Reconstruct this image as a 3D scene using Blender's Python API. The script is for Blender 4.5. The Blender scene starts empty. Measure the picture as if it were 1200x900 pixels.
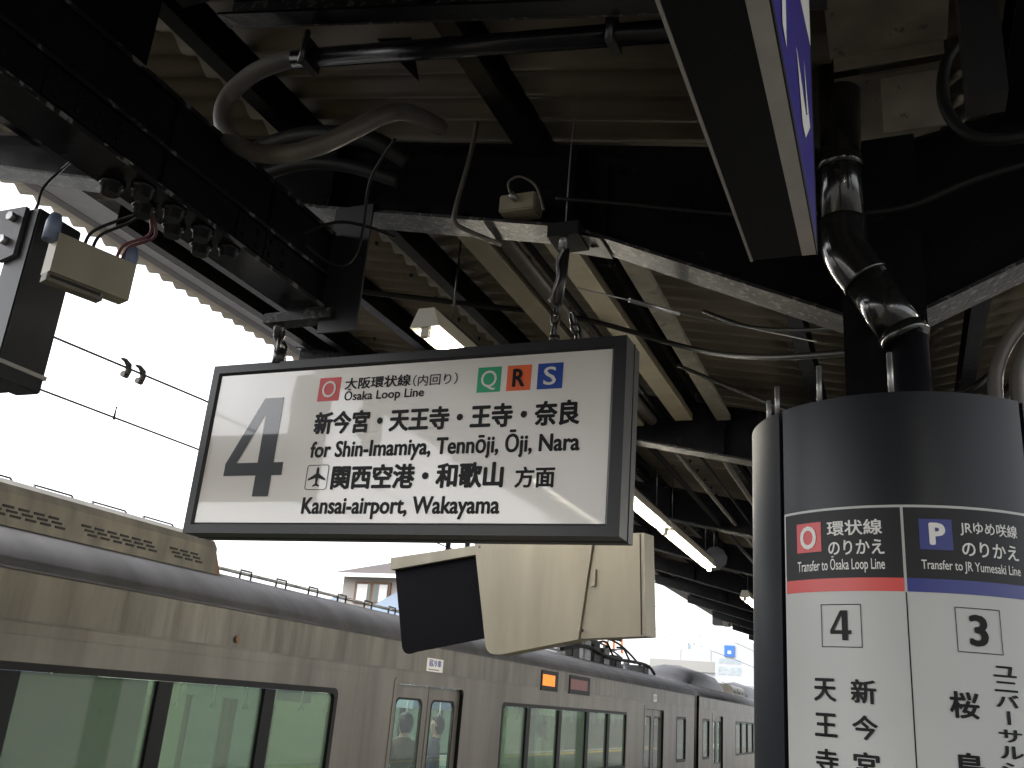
import bpy, bmesh, math, random
from mathutils import Vector, Matrix
random.seed(7)
R = math.radians
scene = bpy.context.scene
col = scene.collection

# ------------------------------------------------------------ camera
cam_d = bpy.data.cameras.new("camera"); cam = bpy.data.objects.new("camera", cam_d); col.objects.link(cam)
right = Vector((0.92445108, 0.37321189, 0.07812225))
down = Vector((-0.05387426, 0.33067376, -0.94220615))
fwd = Vector((-0.37747552, 0.86681471, 0.32579823))
m3 = Matrix((right, -down, -fwd)).transposed()
cam.matrix_world = Matrix.Translation((0, 0, 1.9)) @ m3.to_4x4()
cam_d.sensor_width = 36; cam_d.lens = 36 * 1080 / 1200
cam_d.clip_start = 0.02; cam_d.clip_end = 5000
scene.camera = cam
scene.render.resolution_x = 1024; scene.render.resolution_y = 768

# ------------------------------------------------------------ sky, sun, exposure
SUN_EL, SUN_AZ = 55, 235          # azimuth measured clockwise from +Y; thin overcast
w = bpy.data.worlds.new("World"); scene.world = w; w.use_nodes = True
nt = w.node_tree; bg = nt.nodes["Background"]
sky = nt.nodes.new("ShaderNodeTexSky"); sky.sky_type = 'NISHITA'; sky.sun_disc = False
sky.sun_elevation = R(SUN_EL); sky.sun_rotation = R(SUN_AZ); sky.air_density = 1.0; sky.dust_density = 3.0; sky.ozone_density = 1.0
hs = nt.nodes.new("ShaderNodeHueSaturation"); hs.inputs["Saturation"].default_value = 0.18
nt.links.new(sky.outputs[0], hs.inputs["Color"]); nt.links.new(hs.outputs[0], bg.inputs[0])
bg.inputs[1].default_value = 0.15
sd = bpy.data.lights.new("sun", 'SUN'); sd.energy = 0.8; sd.angle = R(14); sd.color = (1, .96, .9)
so = bpy.data.objects.new("sun", sd); col.objects.link(so)
sv = Vector((math.sin(R(SUN_AZ)) * math.cos(R(SUN_EL)), math.cos(R(SUN_AZ)) * math.cos(R(SUN_EL)), math.sin(R(SUN_EL))))
so.rotation_euler = sv.to_track_quat('Z', 'Y').to_euler()
scene.view_settings.view_transform = 'Standard'; scene.view_settings.look = 'None'
scene.view_settings.exposure = 2.05; scene.view_settings.gamma = 1
scene.cycles.max_bounces = 8; scene.cycles.diffuse_bounces = 4; scene.cycles.glossy_bounces = 4
scene.cycles.transparent_max_bounces = 12
scene.cycles.caustics_reflective = False; scene.cycles.caustics_refractive = False

# ------------------------------------------------------------ materials
def mat(name, base, rough=.5, metal=0., var=.0, vscale=(6, 6, 6), var2=None, bump=0., bscale=40, chips=0., chipcol=(.3, .3, .3), chipscale=60, coat=0., emit=0., spec=.5, streak=0., rvar=0.):
    m = bpy.data.materials.new(name); m.use_nodes = True; N = m.node_tree.nodes; L = m.node_tree.links
    b = N["Principled BSDF"]; b.inputs["Roughness"].default_value = rough; b.inputs["Metallic"].default_value = metal
    b.inputs["Specular IOR Level"].default_value = spec
    b.inputs["Coat Weight"].default_value = coat; b.inputs["Coat Roughness"].default_value = .04
    b.inputs["Base Color"].default_value = (*base, 1)
    tc = N.new("ShaderNodeTexCoord")
    out = None
    def noise(scale, sc=(1, 1, 1), det=5):
        mp = N.new("ShaderNodeMapping"); mp.inputs["Scale"].default_value = sc; L.new(tc.outputs["Object"], mp.inputs[0])
        n = N.new("ShaderNodeTexNoise"); n.inputs["Scale"].default_value = scale; n.inputs["Detail"].default_value = det
        L.new(mp.outputs[0], n.inputs["Vector"]); return n.outputs["Fac"]
    if var or var2:
        r = N.new("ShaderNodeValToRGB"); e = r.color_ramp.elements
        e[0].position = .3; e[1].position = .72
        lo = var2 if var2 else tuple(c * (1 - var) for c in base); hi = tuple(min(1, c * (1 + var * .6)) for c in base)
        e[0].color = (*lo, 1); e[1].color = (*hi, 1)
        L.new(noise(1, vscale), r.inputs[0]); out = r.outputs[0]
    if chips:
        r = N.new("ShaderNodeValToRGB"); e = r.color_ramp.elements
        e[0].position = 1 - chips; e[1].position = min(1, 1 - chips + .03); e[0].color = (0, 0, 0, 1); e[1].color = (1, 1, 1, 1)
        L.new(noise(chipscale, (1, 1, 1), 8), r.inputs[0])
        mx = N.new("ShaderNodeMix"); mx.data_type = 'RGBA'; L.new(r.outputs[0], mx.inputs[0])
        if out: L.new(out, mx.inputs[6])
        else: mx.inputs[6].default_value = (*base, 1)
        mx.inputs[7].default_value = (*chipcol, 1); out = mx.outputs[2]
    if out: L.new(out, b.inputs["Base Color"])
    if rvar:
        mr = N.new("ShaderNodeMapRange"); mr.inputs[3].default_value = max(.02, rough - rvar); mr.inputs[4].default_value = rough + rvar
        L.new(noise(7, (1, 1, 1), 6), mr.inputs[0]); L.new(mr.outputs[0], b.inputs["Roughness"])
    if bump:
        bp = N.new("ShaderNodeBump"); bp.inputs["Strength"].default_value = bump; bp.inputs["Distance"].default_value = .01
        L.new(noise(bscale, (1, 1, 1), 4), bp.inputs["Height"]); L.new(bp.outputs[0], b.inputs["Normal"])
    if emit:
        b.inputs["Emission Color"].default_value = (*base, 1); b.inputs["Emission Strength"].default_value = emit
    return m
def glassmat(name, tint, rough=.02, alpha=.8):
    # tinted pane: part transparent, part mirror (fresnel)
    m = bpy.data.materials.new(name); m.use_nodes = True; N = m.node_tree.nodes; L = m.node_tree.links
    for n in list(N):
        if n.type != 'OUTPUT_MATERIAL': N.remove(n)
    o = [n for n in N if n.type == 'OUTPUT_MATERIAL'][0]
    t = N.new("ShaderNodeBsdfTransparent"); t.inputs[0].default_value = (*tint, 1)
    d = N.new("ShaderNodeBsdfDiffuse"); d.inputs[0].default_value = (*[c * .7 for c in tint], 1)
    g = N.new("ShaderNodeBsdfGlossy"); g.inputs["Roughness"].default_value = rough
    mx = N.new("ShaderNodeMixShader"); mx.inputs[0].default_value = alpha; L.new(d.outputs[0], mx.inputs[1]); L.new(t.outputs[0], mx.inputs[2])
    f = N.new("ShaderNodeFresnel"); f.inputs[0].default_value = 1.6
    ge = N.new("ShaderNodeNewGeometry"); iv = N.new("ShaderNodeMath"); iv.operation = 'SUBTRACT'; iv.inputs[0].default_value = 1; L.new(ge.outputs["Backfacing"], iv.inputs[1])
    fm = N.new("ShaderNodeMath"); fm.operation = 'MULTIPLY'; L.new(f.outputs[0], fm.inputs[0]); L.new(iv.outputs[0], fm.inputs[1])
    m2 = N.new("ShaderNodeMixShader"); L.new(fm.outputs[0], m2.inputs[0]); L.new(mx.outputs[0], m2.inputs[1]); L.new(g.outputs[0], m2.inputs[2])
    L.new(m2.outputs[0], o.inputs[0]); return m
def stainless(name="stainless", lo=(.105, .096, .081, 1), hi=(.178, .164, .140, 1), sc_=.9):
    m = mat(name, (.152, .142, .122), .42, .55)
    N = m.node_tree.nodes; L = m.node_tree.links; b = N["Principled BSDF"]; tc = [n for n in N if n.type == 'TEX_COORD'][0]
    mp = N.new("ShaderNodeMapping"); mp.inputs["Scale"].default_value = (1, 3.0, .35); L.new(tc.outputs["Object"], mp.inputs[0])
    n = N.new("ShaderNodeTexNoise"); n.inputs["Scale"].default_value = sc_; n.inputs["Detail"].default_value = 6; n.inputs["Roughness"].default_value = .6
    L.new(mp.outputs[0], n.inputs["Vector"])
    r = N.new("ShaderNodeValToRGB"); e = r.color_ramp.elements; e[0].position = .32; e[1].position = .62
    e[0].color = lo; e[1].color = hi; L.new(n.outputs["Fac"], r.inputs[0]); L.new(r.outputs[0], b.inputs["Base Color"])
    mp2 = N.new("ShaderNodeMapping"); mp2.inputs["Scale"].default_value = (1, 1, 60); L.new(tc.outputs["Object"], mp2.inputs[0])
    n2 = N.new("ShaderNodeTexNoise"); n2.inputs["Scale"].default_value = 3; n2.inputs["Detail"].default_value = 3; L.new(mp2.outputs[0], n2.inputs["Vector"])
    mr = N.new("ShaderNodeMapRange"); mr.inputs[3].default_value = .3; mr.inputs[4].default_value = .5; L.new(n2.outputs["Fac"], mr.inputs[0]); L.new(mr.outputs[0], b.inputs["Roughness"])
    bp = N.new("ShaderNodeBump"); bp.inputs["Strength"].default_value = .12; bp.inputs["Distance"].default_value = .02
    L.new(n.outputs["Fac"], bp.inputs["Height"]); L.new(bp.outputs[0], b.inputs["Normal"])
    return m
M = dict(
 black=mat("black_gloss_paint", (.008, .008, .010), .24, 0, .3, (5, 5, 5), bump=.12, bscale=25, chips=.25, chipcol=(.05, .05, .048), chipscale=30, rvar=.1, spec=.22),
 flange=mat("worn_flange_paint", (.020, .020, .021), .5, 0, .4, (9, 9, 9), bump=.3, bscale=60, chips=.43, spec=.3, chipcol=(.10, .098, .093), chipscale=38, rvar=.12),
 blackplain=mat("black_matt", (.008, .008, .009), .5, bump=.08, bscale=30),
 patch=mat("pale_patch", (.20, .205, .21), .5, 0, .3, (9, 9, 9)),
 roof=mat("cream_roof_sheet", (.165, .144, .108), .6, 0, .32, (1.2, 2.5, 3), bump=.2, bscale=30, chips=.30, chipcol=(.16, .12, .08), chipscale=9),
 cream=mat("cream_paint", (.31, .278, .205), .5, 0, .16, (7, 7, 1.2), bump=.05, bscale=9, chips=.235, chipcol=(.16, .13, .09), chipscale=20),
 creamdirty=mat("dirty_cream_paint", (.17, .155, .125), .6, 0, .35, (8, 8, 8), chips=.36, chipcol=(.08, .07, .06), chipscale=14, bump=.1),
 conduit=mat("grey_conduit", (.12, .11, .095), .45, 0, .3, (8, 8, 8), bump=.1, bscale=50),
 rubber=mat("black_cable", (.012, .012, .012), .5, spec=.2),
 pipe=mat("black_enamel_pipe", (.010, .010, .010), .16, 0, bump=.16, bscale=11, coat=.4, rvar=.08),
 steel=mat("galvanised_steel", (.35, .35, .35), .4, .7, .3, (20, 20, 20)),
 darksteel=mat("dark_steel", (.06, .06, .06), .3, .6, .3, (20, 20, 20)),
 gutter=mat("grey_eave_paint", (.10, .097, .108), .5, 0, .3, (4, 4, 8), bump=.1),
 frame=mat("sign_frame_charcoal", (.014, .015, .018), .45, 0, .12, (4, 4, 4)),
 board=mat("sign_face_white", (.82, .79, .75), .3, 0, .04, (2, 2, 2), coat=1.),
 poster=mat("poster_white", (.47, .475, .455), .4, 0, .05, (2, 2, 2)),
 clad=mat("column_cladding", (.011, .013, .017), .36, .0, .15, (3, 3, 1), bump=.02, bscale=3, spec=.28),
 cladside=mat("column_cladding_side", (.012, .014, .018), .5, 0, .15, (3, 3, 1), spec=.15),
 header=mat("header_black", (.016, .016, .018), .5, spec=.3),
 ink=mat("ink_black", (.006, .006, .007), .5, spec=.2), inkgrey=mat("ink_grey", (.035, .038, .043), .35, coat=1., spec=.3), white=mat("ink_white", (.72, .71, .68), .4),
 red=mat("ink_red", (.62, .055, .06), .4), redband=mat("band_red", (.62, .07, .06), .4), green=mat("ink_green", (.015, .36, .16), .4), orange=mat("ink_orange", (.80, .13, .03), .4),
 blue=mat("ink_blue", (.008, .055, .32), .4), navy=mat("ink_navy", (.02, .03, .20), .4), violet=mat("sign_violet", (.035, .025, .27), .35, coat=.3),
 silver=mat("silver_trim", (.48, .46, .42), .35, .6, .15, (10, 10, 10)), under=mat("sign_underside", (.006, .006, .007), .5, 0, .2, (6, 6, 6), chips=.3, chipcol=(.03, .03, .03), spec=.15),
 lampbody=mat("lamp_white_enamel", (.55, .52, .44), .4, 0, .1, (6, 6, 6)),
 tube=mat("fluorescent_tube", (1, .93, .78), .4, emit=20),
 stainless=stainless(), stained=stainless('stained_letterboard', (.080, .073, .060, 1), (.165, .152, .128, 1), 1.6),
 troof=mat("train_roof_grey", (.055, .055, .062), .6, 0, .45, (1, 3, 1.4), bump=.2, bscale=4),
 acgrey=mat("aircon_cover", (.15, .135, .105), .5, .1, .4, (3, 6, 2), bump=.05),
 acdark=mat("aircon_cover_dark", (.035, .035, .04), .55, 0, .3, (1, 2, 2)),
 slot=mat("slot_dark", (.01, .01, .01), .7), tframe=mat("window_frame_black", (.007, .007, .008), .5, spec=.2),
 glass=glassmat("green_train_glass", (.44, .57, .45), .03, .68),
 glassclear=glassmat("clear_glass", (.72, .82, .82), .02, .93),
 interior=mat("train_interior", (.62, .62, .52), .6), seat=mat("seat_fabric", (.16, .22, .20), .8),
 blind=mat("window_blind", (.38, .46, .34), .8, 0, .25, (1, 1.5, .3)),
 trainlamp=mat("train_ceiling_lamp", (.95, 1, .92), .5, emit=4),
 led=mat("led_orange", (1, .25, .02), .5, emit=.22), leddim=mat("led_red_dim", (.12, .02, .015), .4, emit=.05),
 concrete=mat("platform_asphalt", (.11, .105, .10), .85, 0, .2, (2, 2, 2), bump=.2), kerb=mat("platform_edge_stone", (.4, .39, .36), .8, 0, .15, (3, 3, 3)),
 tactile=mat("tactile_yellow", (.55, .38, .03), .7, 0, .15, (5, 5, 5)), ballast=mat("ballast", (.10, .085, .07), .9, 0, .5, (30, 30, 30), bump=.8, bscale=25), ground=mat("ground", (.12, .115, .11), .9, 0, .3, (.2, .2, .2)),
 housewall=mat("house_stucco", (.36, .33, .30), .8, 0, .08, (1, 1, 1)), houseroof=mat("house_roof", (.05, .038, .036), .7, 0, .2, (3, 3, 3)), wood=mat("brown_frame", (.16, .09, .05), .6),
 blueroof=mat("blue_grey_roof", (.22, .28, .36), .5, 0, .2, (2, 2, 2)), bldg=mat("building_white_panel", (.40, .41, .42), .6, 0, .05, (.5, .5, .5)), bldgband=mat("building_grey_band", (.28, .275, .26), .7),
 pale=mat("pale_text", (.35, .42, .45), .6), hotel=mat("hotel_blue", (.03, .13, .50), .5), towero=mat("tower_orange", (.85, .22, .06), .6), towerw=mat("tower_white", (.8, .78, .76), .6),
 bluecap=mat("blue_grey_plastic", (.14, .18, .27), .4), wire=mat("copper_wire", (.05, .045, .04), .5, .5), redwire=mat("red_wire", (.12, .025, .03), .5), hood=mat("hood_inside_black", (.004, .004, .006), .8, spec=.1),
 porcelain=mat("porcelain_grey", (.22, .23, .25), .3),
 edgeglint=mat("worn_edge_glint_paint", (.012, .012, .013), .3, 0, chips=.44, chipcol=(.16, .155, .15), chipscale=22, spec=.4),
 skin=mat("skin", (.45, .28, .20), .5), hair=mat("black_hair", (.012, .01, .01), .5), coat=mat("brown_coat", (.14, .105, .07), .85), coat2=mat("navy_coat", (.03, .04, .07), .85), glove=mat("pale_grey", (.6, .6, .58), .6),
)

# ------------------------------------------------------------ builders
def tag(o, label=None, cat=None, group=None, kind=None):
    if label: o["label"] = label
    if cat: o["category"] = cat
    if group: o["group"] = group
    if kind: o["kind"] = kind
    return o
def thing(name, loc, label, cat, group=None, rz=0):
    o = bpy.data.objects.new(name, None); o.empty_display_size = .1; col.objects.link(o)
    o.location = loc; o.rotation_euler = (0, 0, rz); o["_w"] = 1
    del o["_w"]
    return tag(o, label, cat, group)
class MB:
    """collects shapes (world coordinates, or local when local=True) for one mesh object"""
    def __init__(s): s.v = []; s.f = []; s.sm = []
    def add(s, vs, fs, smooth=False):
        k = len(s.v); s.v += [tuple(v) for v in vs]; s.f += [tuple(i + k for i in f) for f in fs]; s.sm += [smooth] * len(fs); return s
    def box(s, x0, x1, y0, y1, z0, z1):
        v = [(x0, y0, z0), (x1, y0, z0), (x1, y1, z0), (x0, y1, z0), (x0, y0, z1), (x1, y0, z1), (x1, y1, z1), (x0, y1, z1)]
        return s.add(v, [(0, 3, 2, 1), (4, 5, 6, 7), (0, 1, 5, 4), (1, 2, 6, 5), (2, 3, 7, 6), (3, 0, 4, 7)])
    def bevbox(s, x0, x1, y0, y1, z0, z1, b=.01):
        bm = bmesh.new(); bmesh.ops.create_cube(bm, size=1)
        for v in bm.verts: v.co = Vector(((x0 + x1) / 2 + v.co.x * (x1 - x0), (y0 + y1) / 2 + v.co.y * (y1 - y0), (z0 + z1) / 2 + v.co.z * (z1 - z0)))
        bmesh.ops.bevel(bm, geom=bm.edges[:] + bm.verts[:], offset=b, segments=2, affect='EDGES')
        bm.verts.index_update(); s.add([v.co[:] for v in bm.verts], [[v.index for v in f.verts] for f in bm.faces]); bm.free(); return s
    def prism(s, pts, off):
        """closed polygon pts (3D) extruded by vector off"""
        n = len(pts); a = [Vector(p) for p in pts]; b = [p + Vector(off) for p in a]
        return s.add(a + b, [tuple(range(n))[::-1], tuple(range(n, 2 * n))] + [(i, (i + 1) % n, (i + 1) % n + n, i + n) for i in range(n)])
    def tube(s, path, r, n=10, closed=False, cap=True):
        P = [Vector(p) for p in path]; rs = r if isinstance(r, (list, tuple)) else [r] * len(P); k0 = []
        up = Vector((0, 0, 1)); prev = None
        for i, p in enumerate(P):
            if closed: t = (P[(i + 1) % len(P)] - P[i - 1]).normalized()
            else: t = (P[min(i + 1, len(P) - 1)] - P[max(i - 1, 0)]).normalized()
            if prev is None:
                a = t.orthogonal().normalized()
            else:
                a = (prev - t * prev.dot(t)).normalized()
            prev = a; b = t.cross(a)
            k0.append([p + (a * math.cos(2 * math.pi * j / n) + b * math.sin(2 * math.pi * j / n)) * rs[i] for j in range(n)])
        vs = [v for ring in k0 for v in ring]; fs = []
        m = len(P)
        for i in range(m if closed else m - 1):
            for j in range(n):
                i2 = (i + 1) % m; fs.append((i * n + j, i * n + (j + 1) % n, i2 * n + (j + 1) % n, i2 * n + j))
        s.add(vs, fs, True)
        if cap and not closed:
            s.add(k0[0], [tuple(range(n))[::-1]]); s.add(k0[-1], [tuple(range(n))])
        return s
    def build(s, name, material, parent=None, **k):
        me = bpy.data.meshes.new(name); 
        off = Vector((0, 0, 0))
        if parent is not None:
            off = world_loc(parent)
        rz = parent_rz(parent)
        rot = Matrix.Rotation(-rz, 3, 'Z')
        vs = [Vector(v) for v in s.v]
        if parent is None:
            mn = Vector([min(v[i] for v in vs) for i in range(3)]); mx_ = Vector([max(v[i] for v in vs) for i in range(3)])
            off = Vector(((mn.x + mx_.x) / 2, (mn.y + mx_.y) / 2, mn.z))
        me.from_pydata([tuple(rot @ (v - off)) for v in vs], [], s.f); me.materials.append(material)
        me.polygons.foreach_set("use_smooth", s.sm); me.update()
        bm = bmesh.new(); bm.from_mesh(me); bmesh.ops.remove_doubles(bm, verts=bm.verts, dist=1e-6)
        bmesh.ops.recalc_face_normals(bm, faces=bm.faces); bm.to_mesh(me); bm.free()
        o = bpy.data.objects.new(name, me); col.objects.link(o)
        if parent is None: o.location = off
        else: o.parent = parent
        return tag(o, **k)
def world_loc(p):
    v = Vector((0, 0, 0))
    while p is not None:
        v = v + p.location; p = p.parent
    return v
def parent_rz(p):
    a = 0
    while p is not None:
        a += p.rotation_euler[2]; p = p.parent
    return a
def copy_tree(o, parent=None, loc=None, label=None):
    c = o.copy(); col.objects.link(c); c.parent = parent
    if loc is not None: c.location = loc
    if label: c["label"] = label
    for ch in kids.get(o.name, []) if False else [x for x in o.children]:
        copy_tree(ch, c)
    return c
def smooth_path(pts, n=8, closed=False):
    P = [Vector(p) for p in pts]; out = []
    m = len(P)
    for i in range(m if closed else m - 1):
        g = lambda k: P[k % m] if closed else P[max(0, min(m - 1, k))]
        p0, p1, p2, p3 = g(i - 1), g(i), g(i + 1), g(i + 2)
        for j in range(n):
            t = j / n
            out.append(.5 * ((2 * p1) + (p2 - p0) * t + (2 * p0 - 5 * p1 + 4 * p2 - p3) * t * t + (3 * p1 - p0 - 3 * p2 + p3) * t ** 3))
    if not closed: out.append(P[-1])
    return out
def rrect(y0, y1, z0, z1, r, n=5):
    out = []
    for cy, cz, a0 in ((y1 - r, z1 - r, 0), (y0 + r, z1 - r, 90), (y0 + r, z0 + r, 180), (y1 - r, z0 + r, 270)):
        for i in range(n + 1):
            a = R(a0 + 90 * i / n); out.append((cy + r * math.cos(a), cz + r * math.sin(a)))
    return out
def ring_plate(mb, P, outer, inner, t, flip=1):
    """plate with outline outer and hole inner (same point counts); P(u,v,d) maps to 3D"""
    n = len(outer); vs = [P(*p, 0) for p in outer] + [P(*p, 0) for p in inner] + [P(*p, t) for p in inner] + [P(*p, t) for p in outer]
    fs = []
    for i in range(n):
        j = (i + 1) % n
        fs += [(i, j, n + j, n + i), (n + i, n + j, 2 * n + j, 2 * n + i), (2 * n + i, 2 * n + j, 3 * n + j, 3 * n + i), (3 * n + i, 3 * n + j, j, i)]
    mb.add(vs, fs)
def text_polys(body):
    c = bpy.data.curves.new("lettering", "FONT"); c.body = body; c.resolution_u = 3
    o = bpy.data.objects.new("lettering", c); col.objects.link(o); bpy.context.view_layer.update()
    me = bpy.data.meshes.new_from_object(o.evaluated_get(bpy.context.evaluated_depsgraph_get()))
    vs = [v.co.copy() for v in me.vertices]; fs = [tuple(p.vertices) for p in me.polygons]
    bpy.data.objects.remove(o); bpy.data.curves.remove(c); bpy.data.meshes.remove(me)
    x0 = min(v.x for v in vs); x1 = max(v.x for v in vs); y0 = min(v.y for v in vs); y1 = max(v.y for v in vs)
    return [((v.x - x0) / (x1 - x0), (v.y - y0) / (y1 - y0)) for v in vs], fs, x1 - x0, y1 - y0
def lettering(body, P, u0, u1, v0, v1, material, parent, bold=.0, name="lettering", out=1):
    """flat print; bold strokes are the same glyphs laid over each other, each a hair above the last"""
    uv, fs, W, H_ = text_polys(body); mb = MB(); bx, by = bold / (W + 2 * bold), bold * .8 / (H_ + 2 * bold)
    offs = [(0, 0)] + ([(1, 0), (-1, 0), (0, 1), (0, -1), (.7, .7), (.7, -.7), (-.7, .7), (-.7, -.7)] if bold else [])
    for k, (ox, oy) in enumerate(offs):
        vs = []
        for a, b in uv:
            a = bx + a * (1 - 2 * bx) + ox * bx; b = by + b * (1 - 2 * by) + oy * by
            u, v = u0 + (u1 - u0) * a, v0 + (v1 - v0) * b; p = Vector(P(u, v))
            if k: 
                e = 1e-3; n_ = (Vector(P(u + e, v)) - p).cross(Vector(P(u, v + e)) - p).normalized(); p = p + n_ * out * 3e-5 * k
            vs.append(p)
        mb.add(vs, fs)
    return mb.build(name, material, parent)

# ------------------------------------------------------------ ground, platform, tracks
MB().box(-400, 400, -300, 900, -1.5, -1.2).build("ground", M['ground'], kind='structure')
MB().box(-8.4, -4.9, -60, 160, -1.196, -1.0).build("track_bed", M['ballast'], kind='structure')
MB().box(4.9, 8.4, -60, 160, -1.196, -1.0).build("track_bed", M['ballast'], kind='structure')
MB().box(-4.5, 4.5, -40, 60, -1.19, -.004).build("platform", M['concrete'], kind='structure')
for sx in (-1, 1):
    MB().box(min(sx * 4.503, sx * 4.85), max(sx * 4.503, sx * 4.85), -40, 60, -1.18, .0).build("platform_edge", M['kerb'], kind='structure')
    MB().box(min(sx * 3.7, sx * 4.0), max(sx * 3.7, sx * 4.0), -40, 60, -.003, .004).build("tactile_strip", M['tactile'], kind='structure')

# ------------------------------------------------------------ canopy
can = thing("platform_canopy", (0, 0, 0), "black steel platform canopy with cream corrugated roof sheets rising to both sides", "canopy")
RS = .195
Y0C, Y1C = -11.9, 36.0
def sheet_mesh(x0, x1):
    nseg, waves, pitch = 30, 5, .17; vs = []; fs = []
    for k, dz in enumerate((0, .006)):
        for xi, x in enumerate((x0, x1)):
            for j in range(nseg + 1):
                y = j / nseg * waves * pitch; vs.append((x, y, .026 * math.cos(2 * math.pi * y / pitch) + 4.07 + RS * abs(x) + dz))
    n = nseg + 1
    for j in range(nseg):
        fs += [(j, j + 1, n + j + 1, n + j), (2 * n + j, 3 * n + j, 3 * n + j + 1, 2 * n + j + 1), (j, 2 * n + j, 2 * n + j + 1, j + 1), (n + j, n + j + 1, 3 * n + j + 1, 3 * n + j)]
    me = bpy.data.meshes.new("roof_sheet"); me.from_pydata(vs, [], fs); me.materials.append(M['roof'])
    me.polygons.foreach_set("use_smooth", [True] * len(fs)); me.update(); return me
for sx in (-1, 1):
    for k, (a, b) in enumerate(((.12, 2.95), (2.8, 5.97))):
        me = sheet_mesh(sx * a, sx * b)
        for i in range(56):
            o = bpy.data.objects.new("roof_sheet", me); col.objects.link(o); o.parent = can
            o.location = (0, Y0C + i * .85, k * .012 + (i % 2) * .0)
def purlin(x, w_=.06, d=.17, m='black'):
    for_x = abs(x); zb = 3.88 + RS * for_x; mb = MB()
    mb.box(x - .006, x + .006, Y0C, Y1C, zb, zb + d - .004)                        # web
    mb.box(x - w_, x + w_, Y0C, Y1C, zb - .010, zb)                                # bottom flange
    mb.box(x - w_, x + w_, Y0C, Y1C, zb + d - .016, zb + d - .006)
    return mb.build("purlin", M[m], can)
for x in (.45, 1.38, 2.58, 3.5, 4.5):
    purlin(-x, .04); purlin(x, .04)
for sx in (-1, 1):
    zb = 5.115
    mb = MB().box(sx * 5.62 - .004, sx * 5.62 + .004, Y0C, Y1C, zb, 5.145); mb.build("eave_channel", M['gutter'], can)
    MB().box(min(sx * 5.616, sx * 5.54), max(sx * 5.616, sx * 5.54), Y0C, Y1C, zb, zb + .008).build("eave_channel_lip", M['gutter'], can)
    MB().prism([(sx * 5.53, Y0C, 5.113), (sx * 5.10, Y0C, 5.012), (sx * 5.10, Y0C, 5.018), (sx * 5.53, Y0C, 5.119)], (0, Y1C - Y0C, 0)).build("eave_plate", M['gutter'], can)
    MB().box(sx * 4.95 - .004, sx * 4.95 + .004, 4.2, Y1C, 4.835, 5.005).build("edge_beam", M['black'], can)
    MB().box(min(sx * 4.944, sx * 4.87), max(sx * 4.944, sx * 4.87), 4.2, Y1C, 4.835, 4.845).build("edge_beam_lip", M['black'], can)
# cross beams: web + flanges following roof slope, haunched at column
def beam(yc, haunch):
    def zb(x):
        a = abs(x)
        if haunch and a < 1.15: return 3.735 - .47 * (1.15 - a)
        return 3.735 + .215 * (a - 1.15) if a < 2.4 else min(3.735 + .215 * 1.25 + .26 * (a - 2.4), 3.9 + RS * a - .12)
    zt = lambda x: 3.885 + RS * abs(x)
    for sx in (-1, 1):
        xs = [.13, .5, 1.15, 2.4, 5.1]
        top = [(sx * x, yc - .006, zt(x)) for x in xs]; bot = [(sx * x, yc - .006, zb(x)) for x in xs]
        wb = MB().prism(bot + top[::-1], (0, .012, 0)).build("cross_beam", M['black'], can)
        fl = MB()
        for a, b in zip(xs, xs[1:]):
            z0, z1 = zb(a), zb(b)
            fl.prism([(sx * a, yc - .085, z0), (sx * b, yc - .085, z1), (sx * b, yc - .085, z1 - .014), (sx * a, yc - .085, z0 - .014)], (0, .17, 0))
        fl.build("bottom_flange", M['flange'], wb)
        fl = MB().prism([(sx * .13, yc - .085, zt(.13)), (sx * 5.1, yc - .085, zt(5.1)), (sx * 5.1, yc - .085, zt(5.1) - .014), (sx * .13, yc - .085, zt(.13) - .014)], (0, .17, 0))
        fl.build("top_flange", M['black'], wb)
        for x in (1.15, 2.35, 3.5):
            st = MB(); st.box(sx * x - .005, sx * x + .005, yc - .08, yc - .008, zb(x) + .002, zt(x) - .016); st.build("stiffener", M['black'], wb); st = MB(); st.box(sx * x - .005, sx * x + .005, yc + .008, yc + .08, zb(x) + .002, zt(x) - .016)
            st.build("stiffener", M['black'], wb)
for yc, h in [(3.18 + 3.5 * k, k % 2 == 0) for k in range(-4, 10)]:
    beam(yc, h)
    if h:
        c = MB(); c.box(-.13, .13, yc - .13, yc - .115, -.002, 3.9); c.box(-.13, .13, yc + .115, yc + .13, -.002, 3.9); c.box(-.008, .008, yc - .115, yc + .115, -.002, 3.9)
        c.build("column", M['black'], can)
for k in range(9):
    x = -2.15 + k * .235; zz = 3.735 + .215 * (abs(x) - 1.15) if abs(x) > 1.15 else 3.735 - .47 * (1.15 - abs(x))
    MB().tube([(x, 3.174, zz + .05), (x, 3.155, zz + .05)], .014, 6).build("rivet", M['black'], can)
    MB().tube([(x, 3.174, zz + .05 + .3), (x, 3.155, zz + .05 + .3)], .014, 6).build("rivet", M['black'], can) if k < 8 and zz + .35 < 3.86 + RS * abs(x) else None
MB().box(-1.08, -1.02, 3.160, 3.173, 3.66, 4.05).build("web_splice", M['black'], can)
# haunch patch of bare paint on first beam
MB().prism([(-1.20, 3.093, 3.708), (-1.02, 3.093, 3.656), (-1.02, 3.093, 3.652), (-1.20, 3.093, 3.704)], (0, .18, 0)).build("repaint_patch", M['patch'], can, label="pale bare patch on the bottom flange")
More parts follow.
